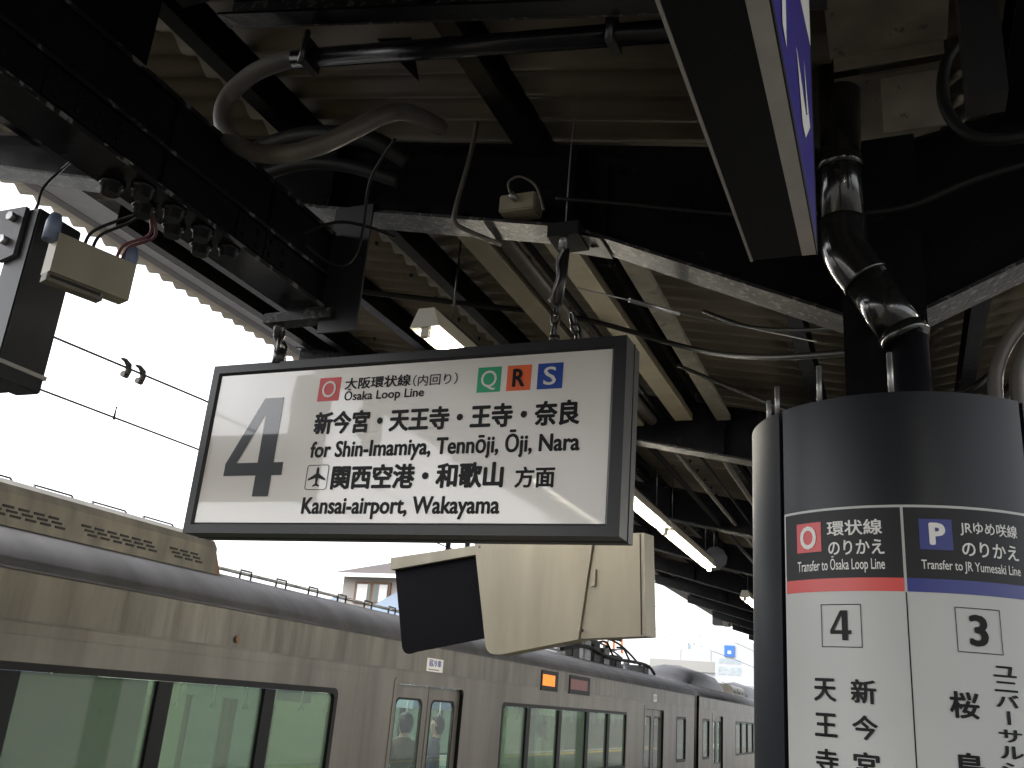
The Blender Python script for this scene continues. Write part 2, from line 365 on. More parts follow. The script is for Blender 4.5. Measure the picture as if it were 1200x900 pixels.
# valley gutter
MB().box(-.2, .2, Y0C, Y1C, 4.13, 4.14).build("valley_flashing", M['creamdirty'], can)
mb = MB(); mb.box(-.11, .22, Y0C, 2.68, 3.985, 3.997); mb.box(-.12, -.11, Y0C, 2.68, 3.985, 4.09); mb.box(.22, .23, Y0C, 2.68, 3.985, 4.09); mb.box(-.11, .22, 2.68, 2.69, 3.94, 4.09)
mb.build("valley_gutter", M['creamdirty'], can)
MB().box(.03, .23, 2.75, 2.76, 3.72, 3.93).build("gutter_end_panel", M['creamdirty'], can)
MB().box(-.115, .225, 2.80, 60 - 24, 3.985, 3.997).build("valley_gutter", M['creamdirty'], can)
# longitudinal girder left of the signs
mb = MB(); mb.box(-2.43, -2.25, -12, 3.06, 3.45, 3.465); mb.box(-2.39, -2.265, -12, 3.06, 3.465, 3.80); mb.box(-2.43, -2.25, -12, 3.06, 3.80, 3.815)
mb.box(-2.30, -2.25, -12, 3.06, 3.60, 3.612)
g = mb.build("longitudinal_girder", M['black'], can)
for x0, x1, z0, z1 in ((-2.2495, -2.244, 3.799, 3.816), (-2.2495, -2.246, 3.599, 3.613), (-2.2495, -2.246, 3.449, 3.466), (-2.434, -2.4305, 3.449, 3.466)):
    MB().box(x0, x1, -12, 3.055, z0, z1).build("worn_edge_glint", M['edgeglint'], g)  # glints along the worn flange edges, painted in as pale flecks
for yy in (1.55, 2.45):
    sp = MB().box(-2.264, -2.256, yy, yy + .34, 3.48, 3.59).build("splice_plate", M['black'], g)
    bp_ = None
    for a in range(4):
        for b in range(2):
            p = Vector((0, a * .085, b * .055))
            if bp_ is None: bp_ = MB().tube([(-2.256, yy + .04, 3.507), (-2.244, yy + .04, 3.507)], .013, 6).build("rivet", M['black'], sp)
            else: o = bp_.copy(); col.objects.link(o); o.location = p
for yy in (1.25, 2.05, 2.62):
    MB().box(-2.262, -2.252, yy, yy + .012, 3.47, 3.80).build("stiffener", M['black'], g)
MB().box(-2.275, -2.08, 3.068, 3.08, 3.34, 3.95).build("end_plate", M['frame'], can)
MB().box(-2.55, -2.2, 3.04, 3.12, 3.40, 3.445).build("end_plate", M['flange'], can)
bolt = MB()
bolt.tube([(0, 0, 0), (0, 0, -.012), (0, 0, -.013), (0, 0, -.045)], [.042, .042, .033, .030], 8)
first = None
for i in range(4):
    for j in range(2):
        p = (-2.295 - .09 * j, 2.02 + .15 * i - .05 * j, 3.449)
        if first is None:
            first = bolt.build("bolt_nut", M['black'], can); first.location = p
        else:
            o = first.copy(); col.objects.link(o); o.location = p
# near transverse member following the roof slope
zt_ = lambda x: 3.765 + .215 * abs(x)
MB().prism([(-2.26, 2.2, zt_(2.26)), (-.1, 2.2, zt_(.1)), (-.1, 2.2, zt_(.1) + .13), (-2.26, 2.2, zt_(2.26) + .13)], (0, .01, 0)).build("transverse_web", M['flange'], can)
for dz, y0 in ((0, 2.13), (.118, 2.05)):
    MB().prism([(-2.26, y0, zt_(2.26) + dz), (-.1, y0, zt_(.1) + dz), (-.1, y0, zt_(.1) + dz + .011), (-2.26, y0, zt_(2.26) + dz + .011)], (0, 2.199 - y0, 0)).build("transverse_flange", M['black'], can)
MB().prism([(-2.26, 2.03, zt_(2.26) + .10), (-.1, 2.03, zt_(.1) + .10), (-.1, 2.03, zt_(.1) + .16), (-2.26, 2.03, zt_(2.26) + .16)], (0, .012, 0)).build("transverse_lip", M['black'], can)
MB().box(-2.335, -1.97, -12, 2.04, 4.225, 4.29).build("shade_plate", M['black'], can)  # black plate added to stand in for the deep shade under the roof
MB().box(-2.36, -2.34, -12, 1.95, 3.815, 4.42).build("girder_upper_web", M['black'], can)
# short black brackets under the sheets
MB().prism([(-1.86, 2.6, 4.42), (-1.70, 2.6, 4.39), (-1.64, 2.6, 4.17)], (0, .012, 0)).build("gusset", M['black'], can)
# cable trays between first and second beam
for x0, x1, zz, h, mm in ((-1.86, -1.74, 3.97, .05, 'cream'), (-1.50, -1.37, 4.00, .05, 'cream'), (-1.19, -1.09, 3.99, .04, 'creamdirty')):
    MB().box(x0, x1, 3.27, 6.58, zz, zz + h).build("cable_tray", M[mm], can)
MB().tube([(-1.68, 3.27, 4.01), (-1.68, 6.58, 4.01)], .04, 10).build("conduit_pipe", M['conduit'], can)
MB().tube([(-1.60, 3.27, 4.03), (-1.60, 6.58, 4.03)], .018, 8).build("conduit_pipe", M['rubber'], can)
for k in range(6):
    xx = -.95 - .17 * k
    MB().tube([(xx, 6.75, 3.93 + RS * 0), (xx, 17.1, 3.93)], .012 + .006 * (k % 3), 8).build("conduit_pipe", M['rubber' if k % 2 else 'conduit'], can)
# fasteners of the sheets
mb = MB()
for x in (1.5, 1.95, 3.0, 3.75, 4.2):
    for i in range(56):
        y = 3.4 + i * .39 + random.uniform(-.05, .05); z = 4.045 + RS * x
        mb.tube([(-x, y, z), (-x, y, z - .03)], .013, 6)
mb.build("sheet_bolts", M['blackplain'], can, kind='stuff')

# ------------------------------------------------------------ hanging platform number sign
sg = thing("platform_sign", (-1.863, 3.19, 2.475), "wide white platform sign with large grey 4 in black frame, hung on chains", "sign")
XL, XR, ZB, ZT = -2.826, -.896, 2.475, 3.235
iL, iR, iB, iT = -2.781, -.953, 2.5215, 3.188
mb = MB()
outer = [(XL, ZB), (XR, ZB), (XR, ZT), (XL, ZT)]; inner = [(iL, iB), (iR, iB), (iR, iT), (iL, iT)]
PF = lambda u, v, d: (u, 3.1 + d, v)
bev = [(iL - .01, iB - .01), (iR + .01, iB - .01), (iR + .01, iT + .01), (iL - .01, iT + .01)]
vs = [PF(*p, 0) for p in outer] + [PF(*p, 0) for p in bev] + [PF(*p, .012) for p in inner] + [PF(*p, .18) for p in outer] + [PF(*p, .168) for p in inner] + [PF(*p, .18) for p in bev]
fs = []
for i in range(4):
    j = (i + 1) % 4
    fs += [(i, j, 4 + j, 4 + i), (4 + i, 4 + j, 8 + j, 8 + i), (i, 12 + i, 12 + j, j), (12 + i, 20 + i, 20 + j, 12 + j), (20 + i, 16 + i, 16 + j, 20 + j), (8 + i, 8 + j, 16 + j, 16 + i)]
mb.add(vs, fs); frame = mb.build("frame", M['frame'], sg)
mb = MB(); mb.box(XL - .001, XR + .003, 3.205, 3.212, ZB - .003, ZT + .003); mb.build("frame_joint", M['blackplain'], frame)
MB().box(iL + .0005, iR - .0005, 3.112, 3.167, iB + .0005, iT - .0005).build("face_panel", M['board'], sg)
PB = lambda u, v: (u, 3.1105, v)
def sq(x0, x1, z0, z1, m, name="line_symbol", y=3.1110, par=None, lab=None):
    return MB().box(x0, x1, y, y + .0009, z0, z1).build(name, M[m], par or sg, label=lab)
four = [(-2.521, 3.069), (-2.423, 3.069), (-2.398, 2.779), (-2.371, 2.779), (-2.368, 2.723), (-2.412, 2.723), (-2.415, 2.632), (-2.497, 2.632), (-2.503, 2.723), (-2.671, 2.723), (-2.671, 2.777)]
def tri_poly(pts, hole, P, name, m, parent):
    bm = bmesh.new()
    for loop in (pts, hole):
        v = [bm.verts.new(P(*p)) for p in loop]
        for i in range(len(v)): bm.edges.new((v[i], v[(i + 1) % len(v)]))
    bmesh.ops.triangle_fill(bm, edges=bm.edges[:], use_beauty=True); bm.verts.index_update()
    mb = MB().add([v.co[:] for v in bm.verts], [[v.index for v in f.verts] for f in bm.faces]); bm.free()
    return mb.build(name, m, parent)
four = [(-2.521, 3.069), (-2.421, 3.069), (-2.421, 2.779), (-2.371, 2.779), (-2.371, 2.723), (-2.421, 2.723), (-2.421, 2.632), (-2.503, 2.632), (-2.503, 2.723), (-2.672, 2.723), (-2.672, 2.777)]
tri_poly(four, [(-2.503, 3.000), (-2.503, 2.779), (-2.612, 2.779)], PB, "numeral", M['inkgrey'], sg)
PB2 = lambda u, v: (u, 3.1085, v)
for x0, x1, c, ch, cm, bo in ((-2.249, -2.143, 'red', 'O', 'white', .0), (-1.505, -1.404, 'green', 'Q', 'white', .0), (-1.378, -1.277, 'orange', 'R', 'ink', .03), (-1.250, -1.147, 'blue', 'S', 'white', .01)):
    s_ = sq(x0, x1, 3.041, 3.146, c, y=3.1105)
    cx_ = (x0 + x1) / 2; wd = .034 if ch in 'OQ' else .026
    lettering(ch, PB2, cx_ - wd, cx_ + wd, 3.056 if ch != 'Q' else 3.048, 3.131, M[cm], s_, bo, "letter")
def bt(body, x0, x1, z0, z1, bold=.0, m='ink'): return lettering(body, PB, x0, x1, z0, z1, M[m], sg, bold)
bt("大阪環状線", -2.121, -1.806, 3.087, 3.139, .026); bt("（内回り）", -1.795, -1.593, 3.083, 3.133, .008)
bt("Ōsaka Loop Line", -2.115, -1.738, 3.026, 3.089, .020)
bt("新今宮・天王寺・王寺・奈良", -2.245, -1.069, 2.893, 2.994, .045)
bt("for Shin-Imamiya, Tennōji, Ōji, Nara", -2.244, -1.063, 2.772, 2.884, .034)
bt("関西空港・和歌山", -2.122, -1.358, 2.657, 2.760, .045); bt("方面", -1.312, -1.152, 2.655, 2.737, .032)
bt("Kansai-airport, Wakayama", -2.244, -1.363, 2.536, 2.627, .034)
# aeroplane pictogram
pic = MB(); ring_plate(pic, lambda u, v, d: (u, 3.1105 + d, v), rrect(-2.245, -2.139, 2.658, 2.763, .012), rrect(-2.2425, -2.1415, 2.6605, 2.7605, .010), .001)
pic = pic.build("aeroplane_symbol", M['ink'], sg)
h = [(0, .043), (.006, .034), (.0065, .014), (.042, -.008), (.042, -.016), (.0065, -.005), (.005, -.028), (.016, -.036), (.016, -.042), (0, -.037)]
pts = [(-2.192 + x, 2.712 + z) for x, z in h] + [(-2.192 - x, 2.712 + z) for x, z in h[-2:0:-1]]
tri_poly(pts, [], PB, "aeroplane", M['ink'], pic)
# hangers of the sign
def chain(p0, p1, n, r, parent, m='darksteel', name="chain_link"):
    a, b = Vector(p0), Vector(p1); L_ = (b - a).length / n; d = (b - a).normalized(); q = d.orthogonal().normalized(); q2 = d.cross(q)
    proto = {}
    for i in range(n):
        s_ = q if i % 2 else q2; c = a + d * L_ * (i + .5); key = i % 2
        if key not in proto:
            pth = [d * (math.cos(t) * L_ * .62) + s_ * (math.sin(t) * L_ * .36) for t in [k * math.pi / 6 for k in range(12)]]
            mb_ = MB().tube([c + p for p in pth], r, 6, closed=True); o = mb_.build(name, M[m], parent); proto[key] = (o, c)
        else:
            o0, c0 = proto[key]; o = o0.copy(); col.objects.link(o); o.location = c - c0
hr = MB(); hr.tube([(-1.195, 3.12, 3.235), (-1.195, 3.12, 3.262)], .022, 8); hr.build("eye_bolt", M['darksteel'], sg)
chain((-1.195, 3.11, 3.262), (-1.19, 3.11, 3.40), 3, .0065, sg)
chain((-1.10, 3.15, 3.235), (-1.145, 3.16, 3.37), 3, .0065, sg)
tb = MB(); tb.tube([(-1.19, 3.11, 3.39), (-1.178, 3.11, 3.50), (-1.172, 3.11, 3.63)], .022, 8); tb.build("turnbuckle", M['darksteel'], sg)
tb = MB(); tb.tube(smooth_path([(-1.215, 3.09, 3.40), (-1.185, 3.085, 3.50), (-1.19, 3.085, 3.57), (-1.165, 3.085, 3.64), (-1.168, 3.085, 3.70)]), .007, 6); tb.tube([(-1.172, 3.08, 3.62), (-1.166, 3.08, 3.70)], .018, 8); tb.build("shackle", M['steel'], sg)
tb = MB().box(-1.23, -1.10, 3.05, 3.20, 3.665, 3.725); tb.build("beam_clamp", M['blackplain'], sg)
mb = MB(); mb.tube([(-2.49, 3.12, 3.23), (-2.49, 3.12, 3.30)], .03, 8); mb.build("eye_bolt", M['darksteel'], sg)
chain((-2.49, 3.1, 3.29), (-2.50, 3.1, 3.39), 2, .010, sg); chain((-2.475, 3.13, 3.235), (-2.49, 3.12, 3.33), 2, .008, sg)
MB().tube([(-2.50, 3.10, 3.35), (-2.50, 3.08, 3.449)], .022, 8).build("turnbuckle", M['darksteel'], sg)

# ------------------------------------------------------------ round column sign
CX, CY, CR = .014, 3.1, .45
cs = thing("column_sign", (CX, CY, 0), "round black clad column sign with white transfer guide panels and numbers 4 and 3", "sign")
def PC(t, z, r=CR): return (CX + r * math.sin(R(t)), CY - r * math.cos(R(t)), z)
def cpanel(t0, t1, z0, z1, r, name, m, th=.002, step=3., parent=None, lab=None):
    n = max(1, int(abs(t1 - t0) / step)); vs = []; fs = []
    for i in range(n + 1):
        t = t0 + (t1 - t0) * i / n; vs += [PC(t, z0, r), PC(t, z1, r), PC(t, z1, r - th), PC(t, z0, r - th)]
    for i in range(n):
        a, b = 4 * i, 4 * i + 4
        fs += [(a, b, b + 1, a + 1), (a + 1, b + 1, b + 2, a + 2), (a + 2, b + 2, b + 3, a + 3), (a + 3, b + 3, b, a)]
    fs += [(0, 1, 2, 3), (4 * n + 3, 4 * n + 2, 4 * n + 1, 4 * n)]
    mb = MB(); mb.add(vs, fs, True); o = mb.build(name, M[m], parent or cs, label=lab)
    me = o.data
    for e in me.edges: pass
    sm = o.modifiers.new("edges", 'EDGE_SPLIT'); sm.split_angle = R(40)
    return o
cpanel(-44.9, 45.2, 0, 2.806, .45, "front_cladding", 'clad', .02)
cpanel(47.3, 134, 0, 2.806, .45, "side_cladding", 'cladside', .02); cpanel(-134, -47.2, 0, 2.806, .45, "side_cladding", 'cladside', .02)
cpanel(136, 224, 0, 2.806, .45, "rear_cladding", 'clad', .02)
cpanel(0, 360, 0, 2.79, .425, "inner_core", 'blackplain', .02, 6)
WT = .0015
pp = cpanel(-44.7, 45.0, .9, 2.484, .45 + WT, "poster_panel", 'poster', .001)
cpanel(-43.9, -.45, 2.289, 2.477, .4525, "header_panel", 'header', .0008, parent=pp); cpanel(.45, 44.4, 2.289, 2.477, .4525, "header_panel", 'header', .0008, parent=pp)
cpanel(-43.9, -.45, 2.254, 2.289, .4526, "header_band", 'redband', .0008, parent=pp); cpanel(.45, 44.4, 2.254, 2.289, .4526, "header_band", 'navy', .0008, parent=pp)
cpanel(-.2, .2, .9, 2.252, .4525, "divider_line", 'ink', .0008, parent=pp)
PT = lambda t, z: PC(t, z, .4536)
PT2 = lambda t, z: PC(t, z, .4550)
def ct(body, t0, t1, z0, z1, bold=0., m='ink', par=None, P=None, name="lettering"):
    return lettering(body, P or PT, t0, t1, z0, z1, M[m], par or cs, bold, name)
o_ = cpanel(-38.1, -27.7, 2.364, 2.447, .4538, "line_symbol", 'red', .0008); ct("O", -36.5, -29.6, 2.372, 2.438, .03, 'white', o_, PT2, "letter")
o_ = cpanel(5.1, 15.4, 2.365, 2.446, .4538, "line_symbol", 'navy', .0008); ct("P", 8.1, 13.2, 2.377, 2.436, .05, 'white', o_, PT2, "letter")
ct("環状線", -25.4, -6.4, 2.404, 2.446, .018, 'white'); ct("のりかえ", -25.1, -6.0, 2.351, 2.391, .018, 'white'); ct("Transfer to Ōsaka Loop Line", -38.0, -6.1, 2.302, 2.349, .010, 'white')
ct("JRゆめ咲線", 18.0, 38.0, 2.406, 2.445, .014, 'white'); ct("のりかえ", 18.1, 37.8, 2.352, 2.391, .018, 'white'); ct("Transfer to JR Yumesaki Line", 5.2, 37.9, 2.306, 2.338, .010, 'white')
for t0, t1, z0, z1 in ((-28.7, -14.45, 2.107, 2.2195), (14.3, 28.75, 2.109, 2.2205)):
    mb = MB(); 
    lw, lh = .25, .002
    for a, b, c, d in ((t0, t1, z0, z0 + lh), (t0, t1, z1 - lh, z1), (t0, t0 + lw, z0 + lh, z1 - lh), (t1 - lw, t1, z0 + lh, z1 - lh)):
        n = 6
        for i in range(n):
            u0 = a + (b - a) * i / n; u1 = a + (b - a) * (i + 1) / n; mb.add([PT(u0, c), PT(u1, c), PT(u1, d), PT(u0, d)], [(0, 1, 2, 3)])
    mb.build("number_box", M['ink'], cs)
P4 = lambda u, v: PT(-25.4 + 7.5 * (u + 2.672) / .301, 2.125 + .078 * (v - 2.632) / .437)
tri_poly(four, [(-2.503, 3.000), (-2.503, 2.779), (-2.612, 2.779)], P4, "numeral", M['ink'], cs)
ct("3", 18.3, 24.4, 2.125, 2.204, .035, 'ink', name="numeral")
for i, ch in enumerate("天王寺"): ct(ch, -32.4, -24.0, 1.968 - .088 * i, 2.027 - .088 * i, .03)
for i, ch in enumerate("新今宮"): ct(ch, -19.0, -10.75, 1.968 - .088 * i, 2.028 - .088 * i, .03)
ct("桜", 10.6, 19.6, 1.950, 2.014, .03); ct("島", 11.2, 19.8, 1.808, 1.872, .03)
for ch, z0, z1 in (("ユ", 2.056, 2.083), ("ニ", 2.021, 2.046), ("バ", 1.984, 2.015), ("サ", 1.903, 1.933), ("ル", 1.865, 1.895), ("シ", 1.827, 1.857), ("テ", 1.79, 1.82), ("ィ", 1.76, 1.782)): ct(ch, 24.8, 32.6, z0, z1, .03)
mb = MB(); mb.add([PT(28.0, 1.944), PT(29.2, 1.944), PT(29.2, 1.976), PT(28.0, 1.976)], [(0, 1, 2, 3)]); mb.build("lettering", M['ink'], cs)
for t, zz in ((-58, 2.87), (-51, 2.90), (-28, 2.92), (-1, 2.93)):
    MB().tube([PC(t, 2.80, .435), PC(t, zz, .435)], .008, 6).build("support_rod", M['steel'], cs)
MB().tube([(x, y, 2.78) for x, y in [(CX + .1 * math.cos(a * math.pi / 6), CY - .26 + .1 * math.sin(a * math.pi / 6)) for a in range(12)]], .012, 6, closed=True).build("pipe_collar", M['blackplain'], cs)

# ------------------------------------------------------------ rain downpipe
dp = thing("downpipe", (0.000, 2.87, 2.639), "glossy black rain downpipe with bent elbow going down into the round column", "pipe")
MB().tube([(-0.100, 2.87, 4.095), (-0.111, 2.87, 3.694), (-0.111, 2.87, 3.419)], .069, 24).build("pipe_length", M['pipe'], dp)
MB().tube([(-0.111, 2.87, 3.715), (-0.111, 2.87, 3.673)], .076, 24).build("coupling", M['pipe'], dp)
MB().tube(smooth_path([(-0.111, 2.87, 3.483), (-0.111, 2.87, 3.398), (-0.090, 2.87, 3.335), (-0.047, 2.87, 3.261)], 6), .076, 24).build("elbow", M['pipe'], dp)
MB().tube([(-0.053, 2.87, 3.272), (0.058, 2.87, 3.052)], .069, 24).build("pipe_length", M['pipe'], dp)
MB().tube([(0.045, 2.87, 3.078), (0.061, 2.87, 3.046)], .075, 24).build("coupling", M['pipe'], dp)
MB().tube([(0.064, 2.885, 3.06), (0.064, 2.885, 2.64)], .058, 20).build("drain_socket", M['hood'], dp)

# ------------------------------------------------------------ foreground hanging sign (seen from below)
fs_ = thing("hanging_station_sign", (-.2, 1.1, 2.8), "long dark hanging sign seen from below with violet side face and white arrow", "sign")
def FS(s, a, z):     # s along (0 far end .. back), a across (0 left .. 1 right)
    x = (-.250 - .013 * s) * (1 - a) + (-.118 + .003 * s) * a; y = 1.752 - s
    return (x, y, z)
def fsbox(s0, s1, a0, a1, z0, z1, name, m, par=None):
    v = [FS(s0, a0, z0), FS(s0, a1, z0), FS(s1, a1, z0), FS(s1, a0, z0), FS(s0, a0, z1), FS(s0, a1, z1), FS(s1, a1, z1), FS(s1, a0, z1)]
    return MB().add(v, [(0, 3, 2, 1), (4, 5, 6, 7), (0, 1, 5, 4), (1, 2, 6, 5), (2, 3, 7, 6), (3, 0, 4, 7)]).build(name, M[m], par or fs_)
fsbox(0, 1.5, .04, .78, 2.80, 3.49, "case", 'under')
fsbox(0, 1.5, .0, .04, 2.797, 3.50, "edge_trim", 'silver'); fsbox(0.004, 1.5, .78, .985, 2.797, 3.50, "edge_trim", 'silver')
fsbox(.012, 1.5, .985, 1.0, 2.815, 3.48, "side_face", 'violet')
fsbox(.012, 1.5, .985, 1.004, 2.797, 2.815, "face_border", 'tframe'); fsbox(0, .012, .985, 1.006, 2.797, 3.50, "face_border", 'tframe')
PFS = lambda s, z: FS(s, 1.006, z)
mb = MB(); mb.add([PFS(.013, 3.297), PFS(1.5, 2.80), PFS(1.5, 3.48), PFS(.013, 3.48)], [(0, 1, 2, 3)]); mb.build("white_band", M['white'], fs_)
PFS = lambda s, z: FS(s, 1.012, z)
mb = MB(); mb.add([PFS(.383, 3.008), PFS(.291, 2.91), PFS(.235, 2.918), PFS(.108, 3.027), PFS(.142, 3.036), PFS(.206, 2.987)], [(0, 1, 5), (1, 2, 3, 4, 5)]); mb.add([PFS(.226, 3.105), PFS(.142, 3.037), PFS(.185, 3.005)], [(0, 1, 2)]); mb.build("arrow", M['white'], fs_)
lettering("si", PFS, .82, .55, 2.865, 3.02, M['white'], fs_, .01, out=1)
for s in (.35, 1.2):
    MB().tube([FS(s, .4, 3.49), FS(s, .4, 3.95)], .012, 8).build("hanger_rod", M['darksteel'], fs_)

# ------------------------------------------------------------ lamps under the canopy
def lamp(x, y0, L_=2.45):
    t = thing("fluorescent_lamp", (x, y0, 3.66), "lamp", "lamp", "fluorescent lamps hung in rows under the canopy")
    mb = MB(); mb.prism([(x - .045, y0, 3.80), (x + .045, y0, 3.80), (x + .085, y0, 3.695), (x - .085, y0, 3.695)], (0, L_, 0)); mb.build("housing", M['lampbody'], t)
    for k in range(2):
        a = y0 + .03 + k * (L_ / 2 - .01); MB().tube([(x, a, 3.668), (x, a + L_ / 2 - .06, 3.668)], .019, 10).build("tube", M['tube'], t)
    for a in (y0 + .01, y0 + L_ / 2 - .02, y0 + L_ - .04): MB().box(x - .022, x + .022, a, a + .03, 3.645, 3.697).build("tube_holder", M['lampbody'], t)
    for a in (y0 + .3, y0 + L_ - .3): MB().tube([(x, a, 3.80), (x, a, 4.07 + RS * abs(x) - .03)], .006, 6).build("hanger_rod", M['darksteel'], t)
    MB().box(x - .03, x + .03, y0 + .15, y0 + L_ - .15, 3.801, 3.83).build("mounting_rail", M['blackplain'], t)
    return t
l0 = lamp(-2.2, 3.86)
l0["label"] = "nearest fluorescent lamp, its white end box peeking above the platform 4 sign"
names = {6.75: "fluorescent lamp whose lit tube starts at the right edge of the platform 4 sign", 9.3: "lit fluorescent lamp ending beside the dark round disc, second along the row",
 14.6: "far fluorescent lamp in the left row beyond the dark round disc", 17.2: "farthest fluorescent lamp of the left row in view"}
for y in (6.75, 9.3, 14.6, 17.2):
    copy_tree(l0, None, (-2.2, y, 3.66), names[y])
for y in (-2.9, -5.5, -8.1):
    copy_tree(l0, None, (-2.75, y, 3.66), "fluorescent lamp behind the viewer, seen only mirrored in the sign face")
for y in (-4.6, 3.86, 9.3):
    copy_tree(l0, None, (2.2, y, 3.66), "fluorescent lamp in the row on the far side of the round column")

# ------------------------------------------------------------ conduits, cables, small fittings
def cable(name, pts, r, m, label, cat="cable", n=8, group=None, seg=8):
    mb = MB().tube(smooth_path(pts, seg), r, n); o = mb.build(name, M[m]); return tag(o, label, cat, group)
cable("flexible_conduit", [(-1.96, 2.30, 4.12), (-2.05, 2.30, 4.125), (-2.20, 2.30, 4.09), (-2.296, 2.30, 3.987), (-2.265, 2.30, 3.846), (-2.138, 2.30, 3.745), (-1.976, 2.30, 3.70), (-1.838, 2.33, 3.733), (-1.742, 2.38, 3.814), (-1.671, 2.45, 3.911), (-1.634, 2.55, 3.984), (-1.60, 2.75, 4.045)], .034, 'conduit', "thick grey flexible conduit bent in a big loop below the black pipe", "conduit", 16)
t = thing("black_conduit", (-1.3, 2.3, 4.0), "straight black conduit with two clamps leading to the grey loop", "conduit")
MB().tube([(-2.0, 2.30, 4.12), (-.55, 2.30, 3.90)], .036, 14).build("pipe_length", M['black'], t)
for x in (-1.93, -.75): 
    zc = 4.12 - (x + 2.0) * .152; MB().box(x - .015, x + .015, 2.255, 2.345, zc - .045, zc + .06).build("clamp", M['blackplain'], t); MB().tube([(x, 2.25, zc - .06), (x + .01, 2.25, zc + .08)], .012, 6).build("clamp_bolt", M['darksteel'], t)
cable("cable_loop", [(-2.75, 2.85, 4.13), (-2.5, 2.85, 4.20), (-2.25, 2.85, 4.20), (-2.0, 2.88, 4.14), (-1.85, 2.95, 4.05)], .04, 'rubber', "thick black cable curving behind the grey flexible conduit", "cable", 12)
cable("cable_loop", [(-2.7, 2.9, 4.05), (-2.4, 2.9, 4.10), (-2.15, 2.93, 4.07), (-1.9, 2.98, 3.98)], .03, 'rubber', "thinner black cable under the thick one behind the grey conduit", "cable", 10)
cable("thin_cable", [(-1.72, 2.62, 3.93), (-1.86, 2.7, 3.82), (-1.93, 2.8, 3.68), (-1.98, 2.85, 3.58), (-2.06, 2.88, 3.55), (-2.15, 2.86, 3.58), (-2.2, 2.8, 3.62)], .006, 'rubber', "thin grey cable dropping from the loop to the black girder")
cable("thin_cable", [(-2.22, 2.8, 3.68), (-2.1, 2.85, 3.74), (-1.98, 2.9, 3.73), (-1.9, 3.0, 3.72)], .007, 'rubber', "thin dark cable arching over the girder end")
cable("drop_pipe", [(-1.60, 3.06, 4.28), (-1.62, 3.06, 4.10), (-1.66, 3.06, 3.86), (-1.66, 3.07, 3.80), (-1.62, 3.12, 3.78), (-1.55, 3.3, 3.80)], .011, 'conduit', "thin grey pipe running down the face of the first cross beam", "pipe")
t = thing("junction_box", (-1.38, 3.1, 3.85), "small cream junction box with looping cable on the cross beam", "junction box")
MB().bevbox(-1.46, -1.30, 3.06, 3.16, 3.815, 3.895, .006).build("box_body", M['cream'], t)
MB().tube([(-1.38, 3.06, 3.86), (-1.40, 3.035, 3.88)], .014, 8).build("cable_gland", M['steel'], t)
MB().tube(smooth_path([(-1.40, 3.04, 3.88), (-1.41, 3.03, 3.93), (-1.36, 3.03, 3.95), (-1.29, 3.04, 3.90), (-1.26, 3.07, 3.80)]), .006, 6).build("cable", M['conduit'], t)
cable("steel_wire", [(-1.165, 3.08, 3.70), (-1.14, 3.02, 4.05), (-1.11, 2.98, 4.30)], .003, 'steel', "taut thin steel wire rising from the right chain to the roof", "wire", 5)
t = thing("stay_wire", (-1.0, 3.2, 3.6), "thin horizontal stay wire with bright turnbuckle right of the chain", "wire")
MB().tube([(-1.14, 3.2, 3.50), (-.98, 3.4, 3.52)], .003, 5).build("wire_length", M['steel'], t)
MB().tube([(-.98, 3.4, 3.52), (-.82, 3.62, 3.54)], .010, 8).build("turnbuckle", M['steel'], t)
MB().tube([(-.82, 3.62, 3.54), (-.3, 4.2, 3.60)], .003, 5).build("wire_length", M['steel'], t)
cable("roof_cable", [(-2.9, 4.0, 4.05), (-2.2, 4.3, 4.02), (-1.6, 4.6, 4.0), (-1.0, 4.8, 3.85), (-.55, 4.3, 3.58), (-.1, 3.9, 3.42)], .016, 'rubber', "black cable slung under the corrugated roof towards the column", "cable")
cable("roof_cable", [(-.85, 4.3, 3.85), (-.6, 4.2, 3.70), (-.3, 4.0, 3.58), (-.12, 3.8, 3.52)], .011, 'rubber', "second thinner black cable hanging beside the column under the roof", "cable")
cable("roof_cable", [(-1.2, 5.3, 3.95), (-.8, 5.3, 3.75), (-.4, 5.1, 3.5), (-.1, 4.8, 3.3)], .012, 'rubber', "black cable sagging behind the top of the round column", "cable")
for k, (x, lab) in enumerate(((.40, "inner of two thick grey conduits curving down into the column sign"), (.46, "outer of two thick grey conduits curving down into the column sign"))):
    cable("curved_conduit", [(x - .10, 3.0, 2.70), (x - .10, 3.0, 2.85), (x - .09, 3.0, 2.98), (x - .03, 3.0, 3.10), (x + .08, 3.0, 3.20), (x + .3, 3.0, 3.26)], .022, 'conduit', lab, "conduit", 14)
cable("black_hose", [(.30, 3.2, 2.9), (.38, 3.2, 3.0), (.5, 3.2, 3.05), (.8, 3.2, 3.08)], .02, 'rubber', "black hose emerging right of the grey conduits", "cable")
cable("black_hose", [(.18, 3.05, 2.92), (.25, 3.05, 2.95), (.30, 3.08, 3.0)], .010, 'rubber', "thin black cable clipped beside the column flange", "cable")
cable("cable_coil", [(.30, 2.6, 3.95), (.22, 2.6, 3.85), (.20, 2.6, 3.70), (.25, 2.6, 3.58), (.36, 2.6, 3.54), (.50, 2.6, 3.56)], .018, 'rubber', "dark cable loop hanging right of the downpipe", "cable")
cable("beam_cable", [(-.05, 2.9, 3.52), (.1, 2.9, 3.53), (.3, 2.9, 3.6), (.6, 2.9, 3.66)], .012, 'rubber', "thin black cable crossing the beam right of the downpipe", "cable")
MB_ = MB().box(.235, .33, 2.3, 2.4, 3.5, 4.1); tag(MB_.build("hanger_post", M['blackplain']), "square black post hanging from the roof right of the cream gutter", "post")
